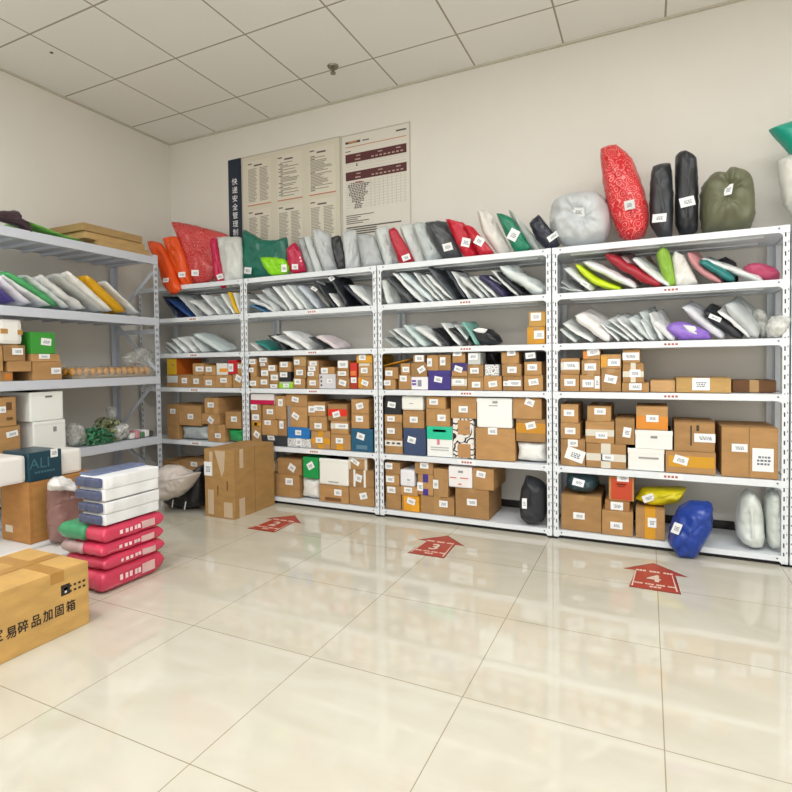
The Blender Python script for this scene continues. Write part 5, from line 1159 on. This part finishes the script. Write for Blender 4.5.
# white bag boxes and navy box on top of it
zb = .4535; xf = 1.04
ya, yb_, yc_, yd = at(-12, 460, 0, xf).y, at(27.5, 460, 0, xf).y, at(60, 460, 0, xf).y, at(83, 455, 0, xf).y
zt = .61
def wrapped(name, a, b, col, lb, r=.02, cat='package', lid=False):
    mb = MB(); mb.bev(a, b, r); return tag(mb.done(name, plain(col, .35), origin=((a[0]+b[0])/2, (a[1]+b[1])/2, a[2])), lb, cat)
wrapped('wrapped_package', (.80, ya, zb), (xf - .01, yb_ - .003, zt), 'EFEDE8', 'white wrapped package left of the navy box on the tall carton')
o = wrapped('gift_box', (.80, yb_, zb), (xf + .015, yc_, zt + .012), '123C4C', 'dark teal navy box between white packages on the tall carton', .004)
textmesh('ALI', .085, plain('3F6F80', .4), (xf + .0155, (yb_ + yc_)/2 - .035, zb + .1), AY, AZ, name='faint_lettering', parent=o)
mb = MB(); 
for k in range(7): mb.box((xf + .015, yb_ + .03 + k*.017, zb + .045), (xf + .0158, yb_ + .042 + k*.017, zb + .055))
mb.done('faint_print', plain('3F6F80', .4), parent=o)
sticker(o, 53.8, 452.7, 6.2, 8.5)
wrapped('wrapped_package', (.80, yc_ + .003, zb), (xf - .01, yd, zt - .005), 'F0EEE9', 'white wrapped package right of the navy box on the tall carton')
# crinkled bag in front of the tall carton
o = bag_px('wrapped_bundle', (0, 430, 6.09), [(285,330),(330,285),(400,290),(460,330),(500,400),(495,560),(480,640),(400,680),(300,670),(280,520)], 1.17, .17, filmed('film_over_brown', '8E6A64', 'C4AEA8'), axis=0, zmin=.0875, wr=.01, yaw=-20)
tag(o, 'brownish pink bundle in crinkled plastic between tall carton and quilts', 'bundle')
q = bag_px('plastic_top', (0, 430, 6.09), [(290,325),(330,285),(400,285),(470,330),(470,375),(380,365),(300,372)], 1.25, .07, poly('DEDCDA', .25), axis=0, wr=.014, yaw=-20); q.parent = o; q.location = Vector(q['_o']) - Vector(o['_o']); q['label'] = 'clear gathered plastic top'
# corner: clear bag, black seat, yellow strip
mb = MB(); ox_, oy_ = .93, -.86
P1 = at(152, 512, 2, 0); P2 = at(196, 507, 2, 0)
o = bag_from_outline('child_seat', [Vector((x, -.80, z)) for x, z in ((.78, .02), (.76, .1), (.86, .16), (1.02, .2), (1.14, .34), (1.2, .36), (1.22, .2), (1.2, .04), (1.05, .0), (.9, .0))], Vector((1, -.80, 0)), Vector((0, -1, 0)), .26, poly('16171C', .35), zmin=0, wr=.006)
tag(o, 'black padded object on the floor under the silvery crinkled bag', 'bag')
mb = MB()
for x in (.86, .97, 1.1): mb.bar((x, -.945, .03), (x + .015, -.945, .09), .008, .003, (0, -1, 0))
mb.done('white_buckle', PAPER, parent=o)
o = bag_px('clear_bag', (140, 455, 11.3), [(225,180),(300,110),(430,120),(520,200),(640,205),(560,360),(480,450),(270,520),(215,400)], -1.0, .2, poly('CFC6BE', .25), wr=.014)
tag(o, 'crinkled greyish plastic bag resting on the black padded object', 'bag')
mb = MB(); yq = at(159, 515, 0, 1.6); mb.bev((1.575, -1.70, .0), (1.6, -1.62, .33), .01); o = mb.done('plastic_packet', plain('D2C21E', .3), origin=(1.59, -1.66, 0)); tag(o, 'bright yellow upright packet behind the folded white packs', 'packet')

# ================================================================== notices on the wall
def board(x0, x1, z0, z1, mat, lb, name='notice_board', th=.006, rim=None):
    mb = MB(); mb.box((x0, -th, z0), (x1, -.0005, z1)); o = mb.done(name, mat, origin=((x0 + x1)/2, 0, z0)); tag(o, lb, 'sign')
    if rim:
        mb = MB()
        for a, b in (((x0, z0), (x0 + .008, z1)), ((x1 - .008, z0), (x1, z1)), ((x0, z1 - .008), (x1, z1)), ((x0, z0), (x1, z0 + .008))): mb.box((a[0], -th - .003, a[1]), (b[0], -th, b[1]))
        mb.done('frame', rim, parent=o)
    return o
AX = Vector((1, 0, 0))
o = board(.742, .893, 1.96, 3.0, plain('1E2A3E', .4), 'dark navy vertical wall banner with white Chinese characters')
for i, ch in enumerate('快递安全管理制度'):
    textmesh(ch, .066, PAPER, (.818, -.0065, 2.79 - i*.077), AX, AZ, name='banner_character', parent=o, bold=.0006)
CREAM = base('board_cream', 'DCD5C4', .35); SHEET = base('sheet_paper', 'E1DBCC', .5); PRT = base('sheet_print', '9C9586', .7); PRT2 = base('sheet_print_dark', '5C574E', .7); ORL = base('orange_rule', 'C98868', .6)
RIM = base('acrylic_rim', 'C7C3B6', .2)
o = board(.903, 1.945, 1.96, 2.997, CREAM, 'cream notice board with six printed sheets beside the navy banner', rim=RIM)
for i, sx in enumerate((.965, 1.3, 1.635)):
    for j, (za, zb2) in enumerate(((2.545, 2.945), (2.10, 2.51))):
        w = .265; mb = MB(); mb.box((sx, -.0085, za), (sx + w, -.006, zb2), 0)
        rr = random.Random(i*9 + j)
        mb.box((sx + .01, -.0092, zb2 - .03), (sx + .055, -.0085, zb2 - .02), 2); mb.box((sx + .08, -.0092, zb2 - .05), (sx + .17, -.0085, zb2 - .037), 2)
        z = zb2 - .075
        while z > za + .035:
            if i == 0 or j == 1:
                for c0 in (sx + .012, sx + w/2 + .008): mb.box((c0, -.0092, z), (c0 + (w/2 - .03)*rr.uniform(.7, 1), -.0085, z + .006), 1)
            else:
                hd = rr.random() < .22; mb.box((sx + .015 + (0 if hd else .02*(i == 1)), -.0092, z), (sx + (.06 if hd else rr.uniform(.12, .24)), -.0085, z + .007), 2 if hd else 1)
            z -= .0125
        mb.box((sx, -.0092, za), (sx + w, -.0085, za + .01), 3)
        q = mb.done('printed_sheet', [SHEET, PRT, PRT2, ORL], parent=o)
o = board(1.955, 2.578, 1.96, 2.99, base('board_white', 'E2DED4', .3), 'white price table board with maroon header bands', rim=RIM)
MR = base('maroon_band', '5A2A2C', .5)
bx0, bx1 = 1.995, 2.545
mb = MB(); mb.box((bx0, -.0072, 2.8850), (bx1, -.0062, 2.8910)); mb.done('rule', ORL, parent=o)
mb = MB(); mb.box((bx0, -.0072, 2.9150), (bx0 + .14, -.0062, 2.9330)); mb.done('logo_strip', MR, parent=o)
mb = MB(); mb.box((bx0 + .03, -.0082, 2.9180), (bx0 + .11, -.0072, 2.9300)); mb.done('logo_gold', base('logo_gold', 'C9925C', .5), parent=o)
for a_, b_ in (((bx0 + .16, 2.9180), (bx0 + .22, 2.9270)), ((bx1 - .09, 2.9350), (bx1, 2.9470)), ((bx0, 2.8500), (bx0 + .05, 2.8560))):
    mb = MB(); mb.box((a_[0], -.0072, a_[1]), (b_[0], -.0062, b_[1])); mb.done('header_text', PRT2, parent=o)
for zt_, n in ((2.8300, 3), (2.6850, 2)):
    mb = MB(); mb.box((bx0, -.0075, zt_ - .07), (bx1, -.0062, zt_)); b_ = mb.done('maroon_band', MR, parent=o); mb = MB(); rr = random.Random(n)
    for xx in (.1, .3, .46): mb.box((bx0 + xx, -.0083, zt_ - .025), (bx0 + xx + .04, -.0075, zt_ - .017))
    mb.done('band_text', base('band_text', 'BFA49A', .6), parent=b_); mb = MB()
    for q in range(8): mb.box((bx0 + .24 + q*.037, -.0083, zt_ - .055), (bx0 + .262 + q*.037, -.0075, zt_ - .045))
    mb.done('band_text', base('band_text', 'BFA49A', .6), parent=b_); mb = MB()
    mb.box((bx0 + .09, -.0083, zt_ - .055), (bx0 + .14, -.0075, zt_ - .045)); mb.done('band_text', base('band_text', 'BFA49A', .6), parent=b_)
mb = MB()
for q in range(10): z = 2.5900 - q*.022; mb.box((bx0, -.0070, z), (bx1, -.0064, z + .0015))
for q in range(9): x = bx0 + .23 + q*.038; mb.box((x, -.0070, 2.3750), (x + .0018, -.0064, 2.6050))
for z in (2.7500, 2.7300, 2.7050): mb.box((bx0, -.0070, z), (bx1, -.0064, z + .0015))
mb.done('table_lines', base('table_lines', 'B4B1AA', .6), parent=o)
mb = MB(); rr = random.Random(4)
for q in range(16):
    z = 2.5850 - q*.0135; w = rr.uniform(.03, .11) if q > 9 else rr.uniform(.1, .2); x = bx0 + .11 - w/2
    while w > 0: l = rr.uniform(.01, .025); mb.box((x, -.0078, z), (x + l, -.0070, z + .008)); x += l + .006; w -= l + .006
for q in range(5): mb.box((bx0, -.0078, 2.3250 - q*.016), (bx0 + rr.uniform(.1, .33), -.0070, 2.3310 - q*.016))
for q in range(4): mb.box((bx0, -.0078, 2.2250 - q*.018), (bx0 + rr.uniform(.25, .5), -.0070, 2.2350 - q*.018))
mb.done('table_text', PRT2, parent=o); mb = MB()
mb.box((bx0 + .1, -.0078, 2.7250), (bx0 + .112, -.0070, 2.7470)); mb.done('table_text', PRT2, parent=o)
mb = MB(); mb.box((bx0 + .09, -.0078, 2.5910), (bx0 + .15, -.0070, 2.5990)); mb.done('red_text', base('red_text', 'C04440', .6), parent=o)
# ================================================================== floor arrows
AR = base('arrow_red', 'A93B30', .35); AE = base('arrow_edge', '7A2A24', .4); AW = base('arrow_print', 'DCC7B8', .5)
def arrow(cx, dg, lb):
    O = [(0, -.668), (.157, -.812), (.1, -.812), (.115, -1.055), (-.112, -1.055), (-.085, -.812), (-.145, -.812)]
    e = empty('floor_arrow', (cx, -.86, 0))
    def pl(pts, z0, z1, mt, nm):
        k = len(pts); V = [(cx + x, y, z0) for x, y in pts] + [(cx + x, y, z1) for x, y in pts]
        return mk(nm, V, [tuple(range(k)), tuple(range(k, 2*k))[::-1]] + [(i, (i+1) % k, k + (i+1) % k, k + i) for i in range(k)], mt, parent=e)
    pl(O, .0003, .0009, AE, 'edge'); c0 = (0, -.87)
    I = [(c0[0] + (x - c0[0])*.955, c0[1] + (y - c0[1])*.955) for x, y in O]; pl(I, .0009, .0012, AR, 'face')
    mb = MB()
    for sx in (-1, 1): mb.add([(cx + sx*.083, -.825, .0014), (cx + sx*.087, -.825, .0014), (cx + sx*.102, -1.03, .0014), (cx + sx*.095, -1.03, .0014)], [(0, 1, 2, 3)])
    mb.done('side_line', AW, parent=e)
    textmesh(dg, .13, AW, (cx, -.905, .0014), AX, AY, name='number', parent=e, bold=.004)
    mb = MB()
    for x0, x1 in ((-.085, -.035), (-.02, .03), (.045, .09)):
        for q in range(3): w = (x1 - x0)/3.6; mb.box((cx + x0 + q*w*1.2, -.815, .0012), (cx + x0 + q*w*1.2 + w, -.795, .0015))
    mb.done('small_lettering', AW, parent=e); mb = MB()
    for x0, x1 in ((-.09, -.05), (-.04, .0), (.01, .05), (.06, .095)):
        for q in range(3): w = (x1 - x0)/3.6; mb.box((cx + x0 + q*w*1.2, -.99, .0012), (cx + x0 + q*w*1.2 + w, -.975, .0015))
    for q in range(3): mb.box((cx - .02 + q*.018, -1.02, .0012), (cx - .006 + q*.018, -1.004, .0015))
    mb.done('small_lettering', AW, parent=e)
    tag(e, lb, 'arrow sign', 'numbered red arrow stickers on the floor')
arrow(4.280, '4', 'red floor arrow sticker with the number 4, rightmost')
arrow(3.092, '3', 'red floor arrow sticker with the number 3, middle one')
arrow(1.903, '2', 'red floor arrow sticker with the number 2, beside the big carton')
# ceiling sprinkler and small hole
e = empty('sprinkler_head', (2.174, -.478, HC)); BR = base('sprinkler_metal', '8E8A7C', .35, Metallic=.8)
mb = MB(); mb.tube((2.174, -.478, HC - .012), (2.174, -.478, HC), .036, 20, r2=.042); mb.done('cover_plate', BR, parent=e)
mb = MB(); mb.tube((2.174, -.478, HC - .05), (2.174, -.478, HC - .012), .011, 12); mb.done('stem', BR, parent=e)
mb = MB(); mb.tube((2.174, -.478, HC - .056), (2.174, -.478, HC - .05), .02, 14); mb.bar((2.174 - .014, -.478, HC - .012), (2.174 - .012, -.478, HC - .05), .004, .004, (0, 1, 0)); mb.done('deflector', BR, parent=e)
tag(e, 'small metal sprinkler head on the ceiling above the notice boards', 'sprinkler')
mb = MB(); mb.tube((.5285, -1.49, HC - .003), (.5285, -1.49, HC), .011, 14); o = mb.done('ceiling_plug', base('dark_plug', '3A362E', .6), origin=(.5285, -1.49, HC)); tag(o, 'tiny dark round plug in a ceiling tile at upper left', 'plug')
for o in list(bpy.data.objects):
    for k in ('_o', '_lo', '_hi'):
        if k in o: del o[k]
